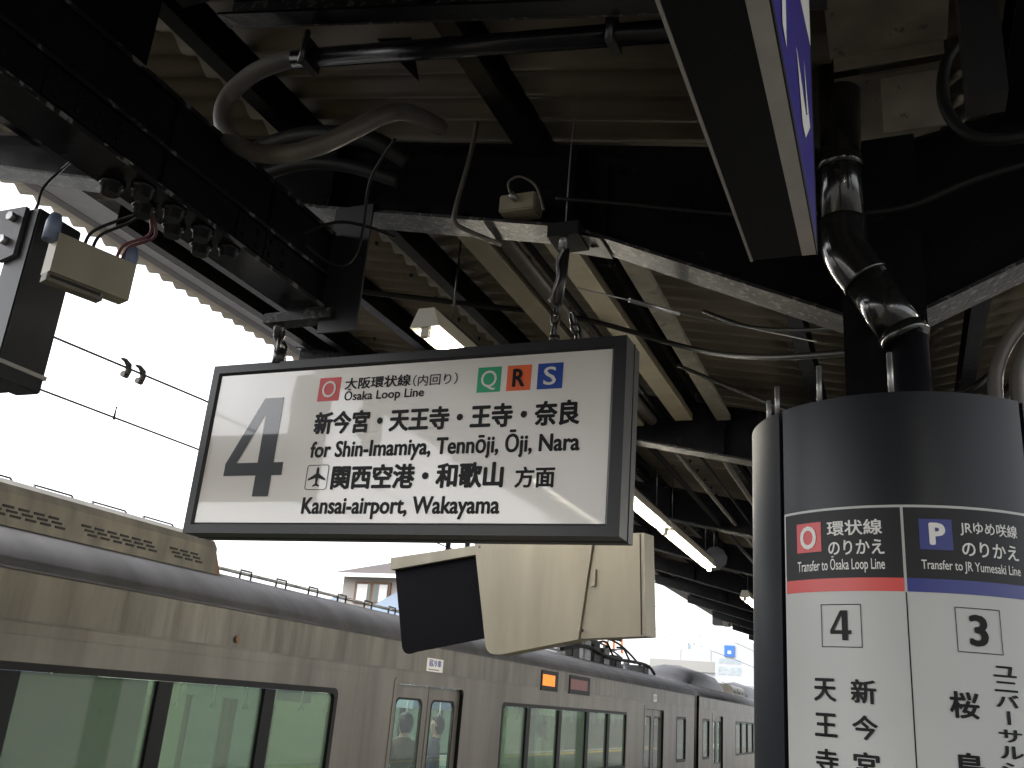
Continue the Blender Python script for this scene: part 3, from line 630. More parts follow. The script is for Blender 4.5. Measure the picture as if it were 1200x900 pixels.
cable("side_cable", [(-1.2, 3.04, 3.83), (-.9, 3.04, 3.76), (-.5, 3.04, 3.66), (-.2, 3.04, 3.62)], .008, 'rubber', "thin black cable along the haunched beam", "cable")

# left hanging box sign with bolted bracket
t = thing("hanging_box_sign", (-3.2, 2.17, 2.66), "dark grey hanging box sign with bolted bracket at left edge of view", "sign")
MB().bevbox(-3.0, -2.88, 2.10, 2.30, 2.83, 3.50, .006).build("end_case", M['frame'], t)
MB().box(-3.005, -2.875, 2.095, 2.305, 2.885, 2.90).build("trim_strip", M['silver'], t)
MB().box(-4.1, -3.0, 2.14, 2.26, 2.83, 3.18).build("case", M['frame'], t)
MB().prism([(-3.16, 2.08, 3.50), (-2.93, 2.08, 3.50), (-2.93, 2.08, 3.30), (-3.0, 2.08, 3.28), (-3.16, 2.08, 3.36)], (0, .018, 0)).build("bracket_plate", M['gutter'], t)
for x, z in ((-2.975, 3.455), (-2.985, 3.36)): MB().tube([(x, 2.08, z), (x, 2.055, z)], .018, 6).build("bolt_head", M['steel'], t)
MB().tube([(-3.02, 2.15, 3.50), (-3.02, 2.15, 3.52)], .02, 8).build("eye_bolt", M['darksteel'], t)
MB().tube(smooth_path([(-3.03, 2.15, 3.53), (-3.0, 2.15, 3.51), (-2.97, 2.15, 3.54), (-2.965, 2.15, 3.62), (-2.93, 2.18, 3.72), (-2.88, 2.2, 3.80), (-2.80, 2.2, 3.92)]), .006, 6).build("hanging_hook", M['darksteel'], t)
MB().tube(smooth_path([(-2.93, 2.18, 3.72), (-2.86, 2.18, 3.78), (-2.83, 2.2, 3.88), (-2.80, 2.2, 4.35)]), .006, 6).build("hanging_hook", M['darksteel'], t)
# cream fitting
t = thing("cream_fitting", (-2.55, 2.13, 3.1), "cream boxed fitting with a lower louvred lip, hung beside the dark box sign", "light fitting")
p0 = Vector((-2.60, 1.99, 0)); d_ = Vector((.087, .271, 0)) ; u_ = d_.normalized(); nrm = Vector((u_.y, -u_.x, 0))
def crm(s0, s1, dd0, dd1, z0, z1, name, m):
    a = p0 + u_ * s0; b = p0 + u_ * s1
    v = [Vector((*(q + nrm * dd).xy, z)) for z in (z0, z1) for q, dd in ((a, dd0), (b, dd0), (b, dd1), (a, dd1))]
    return MB().add(v, [(0, 3, 2, 1), (4, 5, 6, 7), (0, 1, 5, 4), (1, 2, 6, 5), (2, 3, 7, 6), (3, 0, 4, 7)]).build(name, M[m], t)
crm(0, .285, -.07, .0, 3.155, 3.30, "body", 'cream'); crm(.0, .20, -.06, -.015, 3.125, 3.155, "louvre_lip", 'creamdirty'); crm(.01, .19, -.02, -.014, 3.138, 3.150, "louvre", 'slot')
for s in (-.015, .27):
    q = p0 + u_ * s - nrm * .03; MB().tube([(q.x, q.y, 3.27), (q.x, q.y, 3.34), (q.x, q.y, 3.37)], [.026, .026, .018], 12).build("end_cap", M['bluecap'], t)
for k, (s, m, lab) in enumerate(((.10, 'rubber', "black lead"), (.13, 'rubber', "black lead"), (.22, 'redwire', "red lead"), (.24, 'redwire', "red lead"))):
    q = p0 + u_ * s - nrm * .03
    cable("lamp_lead", [(q.x, q.y, 3.29), (q.x + .01, q.y + .01, 3.36), (q.x + .08, q.y + .05, 3.42), (-2.42 + .01 * k, 2.16, 3.449)], .006, m, f"{['first thin black lead','second thin black lead','thin red lead','thin red lead next to the first'][k]} rising from the cream fitting to the girder", "cable", 6)

# ------------------------------------------------------------ monitors with sun hoods
pm = Vector((-2.64, 5.81, 0)); du = Vector((1.27, -.43, 0)).normalized(); dn = Vector((-du.y, du.x, 0))   # dn points away from viewer
def mon(poly, d0, d1, name, m, par):
    pts = [Vector((*(pm + du * s + dn * d0).xy, z)) for s, z in poly]; return MB().prism(pts, dn * (d1 - d0)).build(name, M[m], par)
def arc_corner(s, z, r, a0, a1, n=5): return [(s + r * math.cos(R(a0 + (a1 - a0) * i / n)), z + r * math.sin(R(a0 + (a1 - a0) * i / n))) for i in range(n + 1)]
t = thing("hooded_monitor", (*(pm + du * -.4 + dn * .3).xy, 2.2), "left monitor hood with black open inside and thin cream top lip", "monitor", "platform camera monitors hung behind the sign")
prof = [(-.93, 2.848), (0.0, 2.905), (.14, 2.305)] + [(-.60, 2.185)] + arc_corner(-.665, 2.245, .075, 285, 195)[0:] 
mon(prof, .02, .04, "inner_panel", 'hood', t)
mon([(-.925, 2.853), (0.03, 2.912), (.02, 2.850), (-.915, 2.764)], -.02, .02, "top_lip", 'cream', t)
mon([(-.925, 2.853), (0.03, 2.912), (.12, 2.40), (-.74, 2.30)], .0401, .5, "monitor_body", 'cream', t)
t2 = thing("hooded_monitor", (*(pm + du * .6 + dn * .2).xy, 2.2), "right monitor housing with broad cream side panel and rounded lower corner", "monitor", "platform camera monitors hung behind the sign")
mon([(0.0, 2.915), (1.005, 2.915), (.928, 2.287), (.32, 2.182)] + arc_corner(.26, 2.262, .08, 280, 190), -.10, .0, "side_panel", 'cream', t2)
mon([(1.008, 2.915), (1.36, 2.905), (1.395, 2.315), (.931, 2.292)], -.085, .02, "rear_case", 'cream', t2)
mon([(.9, 2.88), (1.12, 2.88), (1.14, 2.36), (.9, 2.34)], .0201, .30, "monitor_body", 'cream', t2)
mon([(.95, 2.33), (.965, 2.33), (.965, 2.345), (.95, 2.345)], -.12, -.10, "screw", 'darksteel', t2)
mon([(1.33, 2.90), (1.336, 2.90), (1.368, 2.32), (1.362, 2.32)], -.088, -.084, "panel_seam", 'slot', t2)
mon([(.05, 2.87), (.062, 2.87), (.062, 2.882), (.05, 2.882)], -.106, -.10, "screw", 'darksteel', t2); mon([(.96, 2.87), (.972, 2.87), (.972, 2.882), (.96, 2.882)], -.106, -.10, "screw", 'darksteel', t2)
mon([(1.0, 2.60), (1.03, 2.60), (1.03, 2.70), (1.0, 2.70)], -.10, -.085, "hinge", 'cream', t2)
for tt, s in ((t, -.45), (t2, .6)):
    for dd in (.1, .3):
        q = pm + du * s + dn * dd; MB().tube([(q.x, q.y, 2.86), (q.x, q.y, 4.0 + RS * 2.3)], .02, 8).build("hanger_pole", M['blackplain'], tt)

# ------------------------------------------------------------ far hanging bits
t = thing("round_disc_fitting", (-2.2, 12.1, 3.75), "dark round disc on a short pole hanging at the end of the lit lamp row", "mirror")
mb = MB(); n_ = 12
mb.tube([(-2.2, 12.10, 3.87), (-2.2, 12.11, 3.87), (-2.2, 12.16, 3.87)], [.15, .16, .12], 10); mb.build("disc", M['gutter'], t)
MB().tube([(-2.2, 12.14, 3.9), (-2.2, 12.14, 4.45)], .03, 8).build("pole", M['black'], t)
t = thing("eave_loudspeaker", (-5.0, 29.2, 4.7), "small grey and cream box hanging below the far canopy edge", "loudspeaker")
MB().box(-5.35, -5.05, 29, 29.4, 4.62, 5.05).build("bracket", M['gutter'], t); MB().box(-5.04, -4.86, 29.0, 29.4, 4.6, 4.9).build("speaker_box", M['cream'], t)

# ------------------------------------------------------------ trains
SX = -5.0
def PX(y, z, d=0): return (SX - d, y, z)
def make_car(ya, yb, bands, doors, small, disp, acs, label, name="train_car", signs=()):
    car = thing(name, (SX - 1.4, (ya + yb) / 2, -1.0), label, "train", "stainless commuter train at the left platform")
    B = lambda mb, n, m, p=car, **k: mb.build(n, M[m], p, **k)
    # side wall as grid without openings
    holes = [(b[0], b[-1], .92, 1.87) for b in bands] + [(d0, d1, -.02, 2.0) for d0, d1 in doors] + [(a, b, .92, 1.87) for a, b in small]
    for side in (0, 1):
        ys = sorted(set([ya, yb] + [v for h_ in holes for v in h_[:2]])); zs = [-.75, -.02, .92, 1.87, 2.0, 2.45]
        mb = MB(); li = MB(); l0_, l1_ = (SX - .075, SX - .063) if side == 0 else (SX - 2.737, SX - 2.725)
        x0, x1 = (SX - .06, SX) if side == 0 else (SX - 2.8, SX - 2.74)
        for i in range(len(ys) - 1):
            for j in range(len(zs) - 1):
                cy, cz = (ys[i] + ys[i + 1]) / 2, (zs[j] + zs[j + 1]) / 2
                if any(h_[0] < cy < h_[1] and h_[2] < cz < h_[3] for h_ in holes): continue
                mb.box(x0, x1, ys[i], ys[i + 1], zs[j], zs[j + 1])
                if zs[j] > -.1: li.box(l0_, l1_, ys[i] + .04, ys[i + 1] - .04, max(.01, zs[j]), min(2.19, zs[j + 1]))
        B(mb, "side_wall", 'stainless'); B(li, "wall_lining", 'interior')
    # roof: curved section from gutter over the top
    prof = [(0, 2.45), (-.02, 2.50), (-.07, 2.56), (-.16, 2.63), (-.30, 2.70), (-.6, 2.78), (-1.4, 2.86), (-2.2, 2.78), (-2.5, 2.70), (-2.64, 2.63), (-2.73, 2.56), (-2.78, 2.50), (-2.8, 2.45)]
    vs = []; n = len(prof)
    for y in (ya, yb): vs += [(SX + x + .004, y, z + .002) for x, z in prof]
    mb = MB(); mb.add(vs, [(i, i + 1, n + i + 1, n + i) for i in range(n - 1)], True); mb.add([vs[i] for i in range(n)], [tuple(range(n))]); mb.add([vs[n + i] for i in range(n)], [tuple(range(n))])
    B(mb, "roof", 'troof')
    B(MB().box(SX - .01, SX + .018, ya, yb, 2.432, 2.449), "rain_gutter", 'troof')
    B(MB().box(SX, SX + .006, ya, yb, 2.135, 2.142), "body_seam", 'stainless'); B(MB().box(SX, SX + .005, ya, yb, 2.06, 2.066), "body_seam", 'stainless')
    B(MB().box(SX - 2.74, SX - .06, ya, yb, -.05, 0), "floor", 'seat'); B(MB().box(SX - 2.74, SX - .06, ya, yb, 2.2, 2.22), "ceiling", 'interior')
    for xx in (SX - .95, SX - 1.85):
        for q in range(int((yb - ya - 2) / 1.5)): B(MB().box(xx - .06, xx + .06, ya + 1 + q * 1.5, ya + 2.2 + q * 1.5, 2.17, 2.199), "ceiling_lamp", 'trainlamp')
    for y in (ya, yb): B(MB().box(SX - 2.8 + .001, SX - .001, y - (.03 if y == yb else 0), y + (.03 if y == ya else 0), -.7, 2.449), "end_wall", 'stainless')
    B(MB().box(SX - 2.6, SX - .2, ya + .3, yb - .3, -.95, -.76), "underframe", 'blackplain')
    # windows
    wins = [(b, True) for b in bands] + [([a, b], False) for a, b in small]
    for b, _ in wins:
        for side in (0, 1):
            xo = SX + .004 if side == 0 else SX - 2.804; sgn = -1 if side == 0 else 1
            mb = MB(); P3 = lambda u, v, d: (xo + sgn * d, u, v)
            o_ = rrect(b[0] - .03, b[-1] + .03, .89, 1.90, .07); i_ = rrect(b[0] + .03, b[-1] - .03, .95, 1.85, .05)
            ring_plate(mb, P3, o_, i_, .05); fr = B(mb, "window_frame", 'tframe')
            for k in range(len(b) - 1):
                y0, y1 = b[k] + .035, b[k + 1] - .035
                if k > 0: B(MB().box(min(xo, xo + sgn * .05), max(xo, xo + sgn * .05), b[k] - .075, b[k] + .075, .952, 1.848), "pillar", 'tframe', fr)
                B(MB().box(xo + sgn * .034 - .003, xo + sgn * .034 + .003, y0 - (.0), y1, .952, 1.848), "pane", 'glass', fr)
                if side == 0 and k < len(b) - 2 and False: pass
                if side == 0 and len(b) > 2 and b[0] < 5 and k < 2: B(MB().box(xo + sgn * .09, xo + sgn * .094, y0, y1 - .05 if k < len(b) - 2 else y0 + .01, .95, 1.845), "blind", 'blind', fr)
    # doors
    for d0, d1 in doors:
        mb = MB(); P3 = lambda u, v, d: (SX + .006 - d, u, v)
        o_ = rrect(d0 - .07, d1 + .07, -.5, 2.07, .06); i_ = rrect(d0 + .0, d1 - .0, -.3, 2.0, .06); ring_plate(mb, P3, o_, i_, .03); B(mb, "door_surround", 'stainless')
        mid = (d0 + d1) / 2
        for side in (0, 1):
            for a, b in ((d0, mid - .008), (mid + .008, d1)):
                xo = SX - .045 if side == 0 else SX - 2.76
                mb = MB(); P3 = lambda u, v, d: (xo - d, u, v)
                cw = (b - a); wa, wb = a + cw * .12, b - cw * .17
                N_ = 5; out_ = rrect(a, b, -.02, 1.995, .004, N_); in_ = rrect(wa, wb, .75, 1.84, .07, N_)
                ring_plate(mb, P3, out_, in_, .03); dr = B(mb, "door", 'stainless')
                mb = MB(); ring_plate(mb, lambda u, v, d: (xo + .003 - d, u, v), rrect(wa - .022, wb + .022, .728, 1.862, .085, N_), rrect(wa, wb, .75, 1.84, .07, N_), .003); B(mb, "window_seal", 'tframe', dr)
                B(MB().box(xo - .02, xo - .014, wa - .01, wb + .01, .74, 1.85), "pane", 'glassclear', dr)
            if side == 0:
                B(MB().box(SX - .07, SX - .05, mid - .008, mid + .008, 0, 1.99), "door_seal", 'tframe')
        B(MB().box(SX - .05, SX - .005, d1 - .001, d1 + .03, 0, 1.99), "door_edge", 'tframe')
    # displays
    for y0, y1, kind in disp:
        f = B(MB().bevbox(SX, SX + .015, y0, y1, 2.11, 2.40, .004), "display_case", 'tframe')
        B(MB().box(SX + .0152, SX + .018, y0 + .05, y1 - .16, 2.18, 2.34), "display", 'led' if kind else 'leddim', f)
    for y0, wv in signs:
        f = B(MB().bevbox(SX, SX + .006, y0, y0 + wv, 2.16, 2.31, .003), "notice_plate", 'white')
        if wv > .3:
            lettering("弱冷車", lambda u, v: (SX + .0075, u, v), y0 + .05, y0 + wv - .05, 2.215, 2.295, M['blue'], f, .03)
            B(MB().box(SX + .0062, SX + .0075, y0 + .05, y0 + wv - .1, 2.18, 2.19), "fine_print", 'inkgrey', f)
        else: B(MB().box(SX + .0062, SX + .0075, y0 + .04, y0 + wv - .04, 2.2, 2.28), "fine_print", 'inkgrey', f)
    for q in range(int((yb - ya) / 1.2)): B(MB().box(SX - 1.75, SX - 1.05, ya + .7 + q * 1.2, ya + .703 + q * 1.2, 1.72, 2.16), "hanging_poster", ('white', 'pale', 'bluecap')[q % 3])
    for q in range(int((yb - ya) / .45)): B(MB().tube([(SX - .62, ya + .5 + q * .45, 2.1), (SX - .62, ya + .5 + q * .45, 1.72), (SX - .62, ya + .46 + q * .45, 1.66), (SX - .62, ya + .54 + q * .45, 1.66), (SX - .62, ya + .5 + q * .45, 1.72)], .010, 5), "hand_strap", 'white')
    B(MB().box(SX + .0005, SX + .004, ya + .01, yb - .01, 2.146, 2.43), "letterboard", 'stained')
    # seats and rails
    for b in bands:
        for xs in (SX - .55, SX - 2.7): B(MB().bevbox(xs, xs + .45, b[0] + .1, b[-1] - .1, .3, .75, .04), "bench_seat", 'seat')
    # roof equipment
    for a0, a1, kind in acs:
        pr = [(-.45, 2.72), (-.46, 2.96), (-.50, 3.02), (-.60, 3.07), (-1.4, 3.12), (-2.2, 3.07), (-2.3, 3.02), (-2.34, 2.96), (-2.35, 2.72)]
        if kind == 'dome': pr = [(-.50, 2.72), (-.54, 2.98), (-.70, 3.2), (-1.4, 3.38), (-2.1, 3.2), (-2.26, 2.98), (-2.30, 2.72)]
        n = len(pr); mb = MB()
        secs = [(a0, 1), (a1, 1)] if kind == 'ac' else [(a0, .05), (a0 + .5, .55), (a0 + 1.1, .85), ((a0 + a1) / 2, 1), (a1 - .9, .9), (a1 - .3, .55), (a1, .05)]
        vs = []
        for y, k in secs: vs += [(SX + x, y, 2.72 + (z - 2.72) * k) for x, z in pr]
        fs = []
        for q in range(len(secs) - 1): fs += [(q * n + i, q * n + i + 1, (q + 1) * n + i + 1, (q + 1) * n + i) for i in range(n - 1)]
        mb.add(vs, fs, kind != 'ac'); mb.add(vs[:n], [tuple(range(n))]); mb.add(vs[-n:], [tuple(range(n))])
        ac = B(mb, "aircon_unit", 'acgrey' if kind == 'ac' else 'acdark')
        if kind == 'ac':
            B(MB().box(SX - .47, SX - .40, a0 + .02, a1 - .02, 2.69, 2.725), "base_rail", 'slot', ac)
            B(MB().prism([(SX - .448, a1, 2.72), (SX - .45, a1 + .1, 2.72), (SX - .47, a1, 2.95)], (-1.8, 0, 0)), "end_cowl", 'wood', ac)
            sl = MB().box(SX - .458, SX - .448, 0, .085, 0, .016); proto = None
            y = a0 + .08; g_ = 0
            while y < a1 - .2:
                for row in range(3):
                    loc = Vector((0, y + row * .035, 2.86 - row * .028 + (.0)))
                    if proto is None: proto = B(sl, "vent_slot", 'slot', ac); proto.location = loc
                    else: c = proto.copy(); col.objects.link(c); c.location = loc
                g_ += 1; y += .125 + (.17 if g_ % 6 == 0 else 0)
            for yy in (a0 + (a1 - a0) * .42,): B(MB().box(SX - .4585, SX - .447, yy, yy + .012, 2.73, 2.98), "panel_seam", 'slot', ac)
            for k in range(5):
                y1 = a1 - .25 - k * .55; B(MB().tube([(SX - .75, y1, 3.09), (SX - .78, y1, 3.12), (SX - .78, y1 - .35, 3.12), (SX - .75, y1 - .35, 3.09)], .008, 6), "lifting_handle", 'darksteel', ac)
    return car
bands1 = [[-.4 + 2.9, 4.27, 5.62, 6.89, 7.93], [12.08, 13.05, 14.42, 15.84, 17.10, 18.30]]
car1 = make_car(-1.2, 24.75, bands1, [(.55, 2.2), (9.10, 10.78), (19.75, 21.4)], [(22.75, 23.75)], [(13.45, 14.2, 1), (14.75, 15.85, 0)], [(1.2, 6.45, 'ac')],
    "near stainless train car with green windows, door pair and lit orange display", signs=((9.72, .42), (20.4, .28)))
bands2 = [[31.2, 32.4, 33.7, 35.0, 36.2], [40.5, 41.8, 43.1, 44.6]]
car2 = make_car(25.35, 50, bands2, [(27.3, 28.9), (38, 39.6), (47, 48.6)], [(25.9, 26.8)], [], [(26.2, 32.4, 'dome'), (33.4, 36.0, 'ac'), (37, 42, 'dome')],
    "second stainless train car beyond the gangway gap", signs=())
MB().box(SX - 2.0, SX - .8, 24.75, 25.35, -.3, 2.3).build("gangway", M['blackplain'], car2)
# ring of the marker lamp
mb = MB().tube([(SX, 6.33, 2.21), (SX + .02, 6.33, 2.21)], .03, 14); mb.build("marker_lamp", M['wood'], car1)
# roof walk rail pieces
rl = MB(); rl.tube([(SX - .55, 6.2, 2.82), (SX - .55, 15.8, 2.82)], .018, 6)
rail = rl.build("roof_rail", M['steel'], car1)
for k in range(12):
    y = 6.9 + k * .55; MB().tube([(SX - .53, y, 2.77), (SX - .53, y, 2.845), (SX - .53, y + .16, 2.845), (SX - .53, y + .16, 2.77)], .010, 6).build("rail_bracket", M['darksteel'], rail)
# pantograph
pt = MB()
pt.box(SX - 2.0, SX - .8, 15.2, 15.28, 2.98, 3.04); pt.box(SX - 2.0, SX - .8, 17.6, 17.68, 2.98, 3.04); pt.box(SX - 1.9, SX - 1.85, 15.2, 17.7, 2.98, 3.04); pt.box(SX - .95, SX - .9, 15.2, 17.7, 2.98, 3.04)
pan = pt.build("pantograph", M['darksteel'], car1)
for x in (-.85, -1.95):
    for y in (15.24, 17.64):
        mb = MB().tube([(SX + x, y, 2.78 + .0), (SX + x, y, 2.83), (SX + x, y, 2.85), (SX + x, y, 2.88), (SX + x, y, 2.90), (SX + x, y, 2.93), (SX + x, y, 2.98)], [.05, .085, .05, .085, .05, .08, .05], 10); mb.build("insulator", M['porcelain'], pan)
for x in (-.95, -1.85):
    MB().tube([(SX + x, 15.3, 3.04), (SX + x + .1, 16.6, 3.16), (SX + x, 17.6, 3.26)], .025, 8).build("arm", M['darksteel'], pan)
    MB().tube([(SX + x, 17.6, 3.06), (SX + x + .05, 16.2, 3.20), (SX + x, 15.1, 3.28)], .022, 8).build("arm", M['darksteel'], pan)
MB().tube([(SX - 2.2, 16.3, 3.36), (SX - 1.9, 16.3, 3.40), (SX - .9, 16.3, 3.40), (SX - .6, 16.3, 3.34)], .03, 8).build("contact_strip", M['darksteel'], pan)
MB().tube([(SX - .9, 16.2, 3.06), (SX - .9, 16.3, 3.40)], .02, 6).build("arm", M['darksteel'], pan)
pan.location.y += 3.6
for i, (y, m, h_) in enumerate(((15.9, 'porcelain', .30), (16.7, 'blackplain', .42), (17.4, 'porcelain', .36), (18.0, 'blackplain', .40), (18.7, 'darksteel', .30), (19.6, 'blackplain', .22), (22.0, 'blackplain', .16))):
    MB().bevbox(SX - 1.25, SX - .62, y, y + .42, 2.76, 2.8 + h_, .02).build("roof_box", M[m], car1)
MB().tube(smooth_path([(SX - .6, 16.0, 2.86), (SX - .58, 17.4, 3.02), (SX - .58, 19, 2.93), (SX - .6, 22.0, 2.98), (SX - .6, 22.9, 2.82)]), .035, 8).build("roof_cable", M['rubber'], car1)
MB().tube(smooth_path([(SX - .9, 17.4, 3.1), (SX - .8, 18.6, 3.3), (SX - .8, 20.4, 3.3), (SX - .8, 22.4, 2.95)]), .025, 8).build("roof_cable", M['rubber'], car1)

for k in range(5):
    y = 16.2 + k * .75
    MB().tube([(SX - .75, y, 2.8), (SX - .75, y, 3.0), (SX - .75, y, 3.02), (SX - .75, y, 3.08), (SX - .75, y, 3.10), (SX - .75, y, 3.18)], [.04, .075, .04, .075, .04, .06], 10).build("insulator", M['porcelain' if k % 2 else 'rubber'], car1)
for k in range(4):
    y = 16.0 + k * 1.3
    MB().tube(smooth_path([(SX - .7, y, 3.2), (SX - .66, y + .4, 3.28 - .03 * k), (SX - .66, y + .9, 3.0), (SX - .7, y + 1.5, 3.12 - .05 * k)]), .022, 7).build("roof_cable", M['rubber'], car1)
# passengers inside, seen through the door panes
def person(name, loc, rz, top, cm, label, h_=1.68):
    """one skinned continuous body: legs, trunk, arms, neck and head; hair and coat are children"""
    t = thing(name, loc, label, "person", None, rz); k = h_ / 1.7
    V = {'pel': (0, 0, .95, .13, .10), 'wa': (0, 0, 1.10, .125, .095), 'ch': (0, 0, 1.32, .15, .11), 'nk': (0, .01, 1.45, .055, .055), 'hd0': (0, -.005, 1.53, .06, .07), 'hd1': (0, -.01, 1.61, .078, .092), 'hd2': (0, 0, 1.68, .055, .07),
         'hl': (.09, 0, .90, .085, .085), 'kl': (.10, -.02, .50, .06, .06), 'al': (.10, .02, .10, .042, .045), 'tl': (.10, -.13, .04, .04, .035),
         'hr': (-.09, 0, .90, .085, .085), 'kr': (-.10, -.02, .50, .06, .06), 'ar': (-.10, .02, .10, .042, .045), 'tr': (-.10, -.13, .04, .04, .035),
         'sl': (.17, 0, 1.39, .065, .065), 'el': (.23, -.02, 1.13, .045, .045), 'wl': (.22, -.14, .92, .03, .032), 'pl': (.21, -.20, .86, .035, .018),
         'sr': (-.17, 0, 1.39, .065, .065), 'er': (-.23, -.02, 1.13, .045, .045), 'wr': (-.22, -.14, .92, .03, .032), 'pr': (-.21, -.20, .86, .035, .018)}
    E_ = "pel-wa wa-ch ch-nk nk-hd0 hd0-hd1 hd1-hd2 pel-hl hl-kl kl-al al-tl pel-hr hr-kr kr-ar ar-tr ch-sl sl-el el-wl wl-pl ch-sr sr-er er-wr wr-pr".split()
    for s, b in (('l', 1), ('r', -1)):
        for q, (dx, dz, L_) in enumerate(((-.02, 0, .055), (-.007, -.01, .07), (.007, -.012, .07), (.02, -.008, .06))):
            V[f'f{s}{q}'] = (b * (.21 + dx), -.23 - L_ * .5, .86 + dz - L_ * .5, .009, .009); E_.append(f'p{s}-f{s}{q}')
        V[f'th{s}'] = (b * .18, -.21, .83, .010, .010); E_.append(f'p{s}-th{s}')
    ks = list(V); me = bpy.data.meshes.new("body"); me.from_pydata([tuple(c * k for c in V[q][:3]) for q in ks], [tuple(ks.index(e) for e in s.split('-')) for s in E_], [])
    o = bpy.data.objects.new("body", me); col.objects.link(o); sk = o.modifiers.new("skin", 'SKIN'); sb = o.modifiers.new("sub", 'SUBSURF'); sb.levels = 1; sb.render_levels = 1
    for i, q in enumerate(ks): me.skin_vertices[0].data[i].radius = (V[q][3] * k, V[q][4] * k)
    me.skin_vertices[0].data[0].use_root = True
    bpy.context.view_layer.update(); em = bpy.data.meshes.new_from_object(o.evaluated_get(bpy.context.evaluated_depsgraph_get()))
    bpy.data.objects.remove(o)
    # one continuous surface: skin, coat, trousers told apart by face material
    em.materials.clear()
    for mm in (M['skin'], M[cm], M['blackplain']): em.materials.append(mm)
    for p in em.polygons:
        z = p.center.z / k; x = abs(p.center.x) / k; p.use_smooth = True
        p.material_index = 0 if (z > 1.455 or (z < .93 and x > .155 and z > .7)) else (1 if z > .80 else 2)
    b = bpy.data.objects.new("body", em); col.objects.link(b); b.parent = t
    hm = MB(); 
    for i in range(7):
        a = i / 6 * math.pi * .55
    rings = [(1.50, .062, .050, .035), (1.57, .088, .080, .03), (1.64, .094, .100, .012), (1.70, .078, .085, .008), (1.735, .03, .035, .005)]
    vs = []
    for z, rx, ry, cy in rings:
        for j in range(16):
            a = 2 * math.pi * j / 16; y = math.sin(a) * ry + cy
            if z < 1.66 and y < -.02: y = -.02
            vs.append((math.cos(a) * rx * k, y * k, z * k))
    fs = [(i * 16 + j, i * 16 + (j + 1) % 16, (i + 1) * 16 + (j + 1) % 16, (i + 1) * 16 + j) for i in range(4) for j in range(16)] + [tuple(range(64, 80))]
    hme = bpy.data.meshes.new("hair"); hme.from_pydata(vs, [], fs); hme.materials.append(M['hair']); hme.polygons.foreach_set("use_smooth", [True] * len(fs)); ho = bpy.data.objects.new("hair", hme); col.objects.link(ho); ho.parent = t
    fm = MB(); 
    fme = []
    for nm, (x, y, z), r_, mm in (("eye", (.03, -.098, 1.625), .010, 'white'), ("eye", (-.03, -.098, 1.625), .010, 'white'), ("nose", (0, -.108, 1.60), .013, 'skin'), ("mouth", (0, -.096, 1.565), .014, 'redwire'), ("ear", (.083, -.005, 1.61), .018, 'skin'), ("ear", (-.083, -.005, 1.61), .018, 'skin')):
        bm = bmesh.new(); bmesh.ops.create_icosphere(bm, subdivisions=2, radius=r_ * k)
        sc_ = {'nose': (.7, 1.1, 1.5), 'mouth': (1.6, .5, .45), 'ear': (.35, .7, 1.2), 'eye': (1.2, .5, .7)}[nm]
        for v in bm.verts: v.co = Vector((v.co.x * sc_[0] + x * k, v.co.y * sc_[1] + y * k, v.co.z * sc_[2] + z * k))
        e = bpy.data.meshes.new(nm); bm.to_mesh(e); bm.free(); e.materials.append(M[mm]); eo = bpy.data.objects.new(nm, e); col.objects.link(eo); eo.parent = t
    return t
person("person", (SX - .55, 10.4, 0), R(-120), None, 'coat', "standing passenger in brown coat behind the left door pane", 1.66)
person("person", (SX - .65, 11.45, 0), R(-60), None, 'coat2', "standing passenger in navy coat behind the right door pane", 1.64)
person("person", (SX - .75, 15.7, 0), R(100), None, 'glove', "passenger in pale clothes behind the second green window past the door", 1.62)

# ------------------------------------------------------------ overhead wires
def ovh(z0, name, label):
    t = thing(name, (-6.4, 20, z0), label, "wire", "overhead wires above the train"); return t
t = ovh(4.5, "contact_wire", "upper overhead wire crossing the white sky with a dark double clamp")
MB().tube([(-6.4, -30, 4.45), (-6.4, 4.9, 4.462), (-6.4, 6.93, 4.535), (-6.4, 60, 5.2)], .011, 6).build("wire_length", M['wire'], t)
for y in (5.88, 6.06):
    mb = MB().tube([(-6.4, y, 4.43), (-6.4, y + .04, 4.43), (-6.4, y + .06, 4.48), (-6.4, y + .05, 4.53), (-6.4, y, 4.56), (-6.4, y - .05, 4.56)], [.03, .035, .03, .03, .02, .01], 8); mb.build("clamp", M['wire'], t)
t = ovh(4.0, "contact_wire", "lower overhead wire with a small upright hanger")
MB().tube([(-6.4, -30, 3.95), (-6.4, 4.95, 4.005), (-6.4, 6.96, 4.036), (-6.4, 60, 4.4)], .010, 6).build("wire_length", M['wire'], t)
MB().tube([(-6.4, 5.9, 4.0), (-6.4, 5.9, 4.10), (-6.4, 5.9, 4.12)], [.012, .006, .012], 6).build("hanger", M['wire'], t)

# ------------------------------------------------------------ town behind the train
t = thing("house", (-14, 27, -1.2), "beige house with brown hipped roof and a brown framed window above the train", "house")
MB().box(-15.4, -11.6, 24, 31, -1.2, 5.1).build("wall", M['housewall'], t)
rf = MB(); rv = [(-15.7, 23.6, 5.12), (-11.3, 23.6, 5.12), (-11.3, 31.4, 5.12), (-15.7, 31.4, 5.12), (-13.4, 26.5, 6.2), (-13.3, 28.5, 6.2)]
rf.add(rv, [(0, 1, 5, 4), (1, 2, 5), (2, 3, 4, 5), (3, 0, 4), (3, 2, 1, 0)]); rf.build("roof", M['houseroof'], t)
MB().box(-15.7, -11.3, 23.55, 23.6, 5.02, 5.13).build("eave_board", M['white'], t)
wf = MB().box(-14.95, -13.75, 23.94, 24.0, 4.3, 4.93).build("window", M['wood'], t)
for a in (-14.87, -14.30): MB().box(a, a + .47, 23.92, 23.939, 4.36, 4.86).build("pane", M['glassclear'], wf)
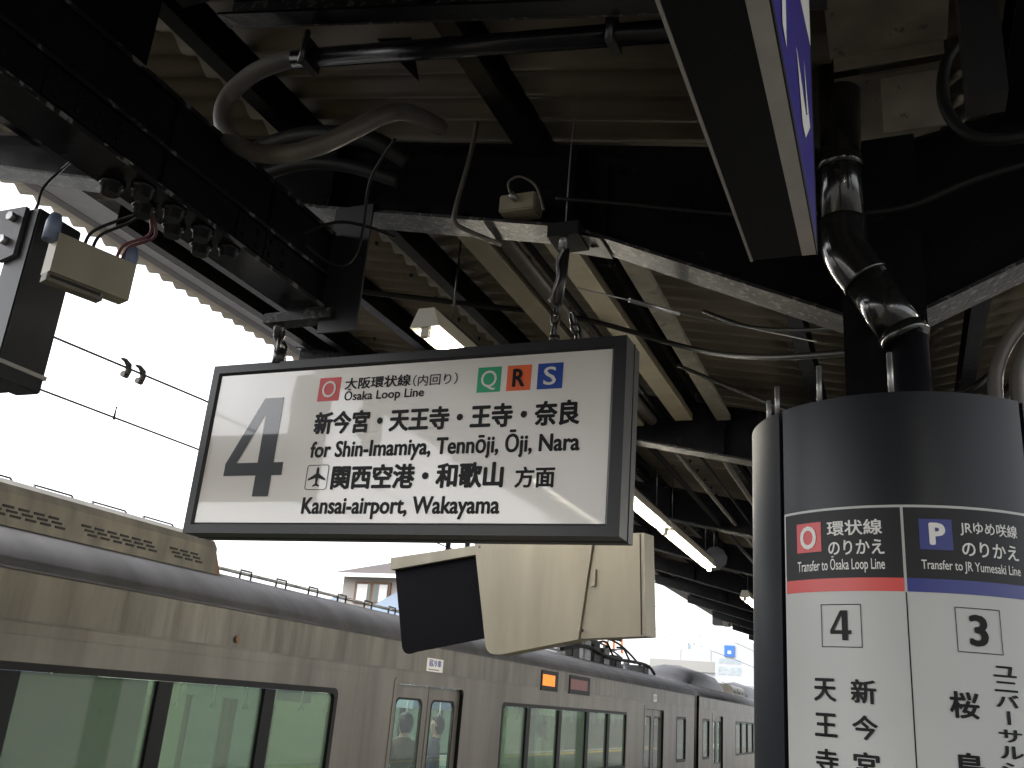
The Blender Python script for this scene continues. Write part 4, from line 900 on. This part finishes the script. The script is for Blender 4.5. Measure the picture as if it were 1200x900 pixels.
MB().box(-14.1, -13.83, 23.915, 23.919, 4.36, 4.86).build("curtain", M['white'], wf); MB().box(-14.85, -14.5, 23.915, 23.919, 4.36, 4.86).build("curtain", M['white'], wf)
t = thing("low_building", (-15, 21, -1.2), "low blue grey gabled roof between house and train", "building")
MB().box(-11.7, -9.2, 19.5, 22.5, -1.2, 3.54).build("wall", M['housewall'], t)
MB().prism([(-11.95, 19.3, 3.55), (-9.0, 19.3, 3.55), (-10.5, 19.3, 4.35)], (0, 3.4, 0)).build("roof", M['blueroof'], t)
t = thing("house", (-19, 29, -1.2), "small pale gable roof at the left of the beige house", "house")
MB().box(-17.9, -15.5, 27, 33, -1.2, 4.5).build("wall", M['bldg'], t)
MB().prism([(-18.1, 26.8, 4.5), (-15.3, 26.8, 4.5), (-16.7, 26.8, 5.1)], (0, 6, 0)).build("roof", M['blueroof'], t)
t = thing("white_building", (-11, 66, -1.2), "white panelled building with a pale grey band beyond the train", "building")
MB().box(-14.9, -2, 60, 74, -1.2, 3.6).build("lower_wall", M['bldg'], t); MB().box(-14.9, -2, 60.0, 74, 3.602, 4.6).build("wall_panel", M['bldg'], t)
MB().box(-15.0, -10.4, 59.9, 74, 4.602, 5.25).build("grey_band", M['bldgband'], t); MB().box(-10.398, -2, 60, 74, 4.602, 5.25).build("wall_panel", M['bldg'], t)
for k in range(5): MB().box(-14.9 + k * 1.9, -14.9 + k * 1.9 + 1.88, 60, 74, 5.252, 5.95).build("wall_panel", M['bldg'], t)
MB().box(-13.7, -13.0, 62, 63, 5.95, 6.5).build("roof_unit", M['pale'], t)
MB().tube([(-12.6, 62, 5.95), (-12.6, 62, 7.2)], .05, 6).build("antenna", M['pale'], t); MB().tube([(-13.3, 62, 7.0), (-12.0, 62, 6.9)], .04, 6).build("antenna", M['pale'], t)
for x in (-12.3, -11.4): MB().tube([(x, 63, 5.95), (x, 63, 7.6)], .025, 6).build("antenna", M['pale'], t)
t = thing("hotel_sign", (-9.5, 58, 3.6), "white rooftop sign board with small blue square symbol and pale blue lettering", "sign")
MB().box(-10.5, -7.6, 58, 58.2, 3.9, 6.35).build("board", M['bldg'], t)
b_ = MB().box(-9.95, -9.35, 57.94, 58, 5.5, 6.15).build("blue_symbol", M['hotel'], t); MB().box(-9.75, -9.55, 57.92, 57.94, 5.66, 5.84).build("symbol_mark", M['white'], b_)
lettering("駅前旅館", lambda u, v: (u, 57.98, v), -10.3, -9.0, 5.1, 5.42, M['pale'], t, .02); lettering("西九条駅", lambda u, v: (u, 57.98, v), -10.35, -8.95, 4.45, 4.95, M['pale'], t, .02)
t = thing("lattice_tower", (-18.7, 62, -1.2), "orange and white lattice tower rising behind the train pantograph", "tower")
for k in range(5):
    z0 = -1.2 + k * 1.7; w0 = 1.25 - .06 * k; m = 'towero' if k % 2 == 0 else 'towerw'; mb = MB()
    for sx in (-1, 1):
        for sy in (-1, 1): mb.tube([(-18.7 + sx * w0, 62 + sy * w0, z0), (-18.7 + sx * (w0 - .06), 62 + sy * (w0 - .06), z0 + 1.7)], .09, 6)
        mb.tube([(-18.7 + sx * w0, 62 - w0, z0), (-18.7 - sx * w0, 62 - w0, z0 + 1.7)], .05, 6)
    mb.tube([(-18.7 - w0, 62 - w0, z0), (-18.7 + w0, 62 - w0, z0)], .07, 6); mb.build("lattice_section", M[m], t)
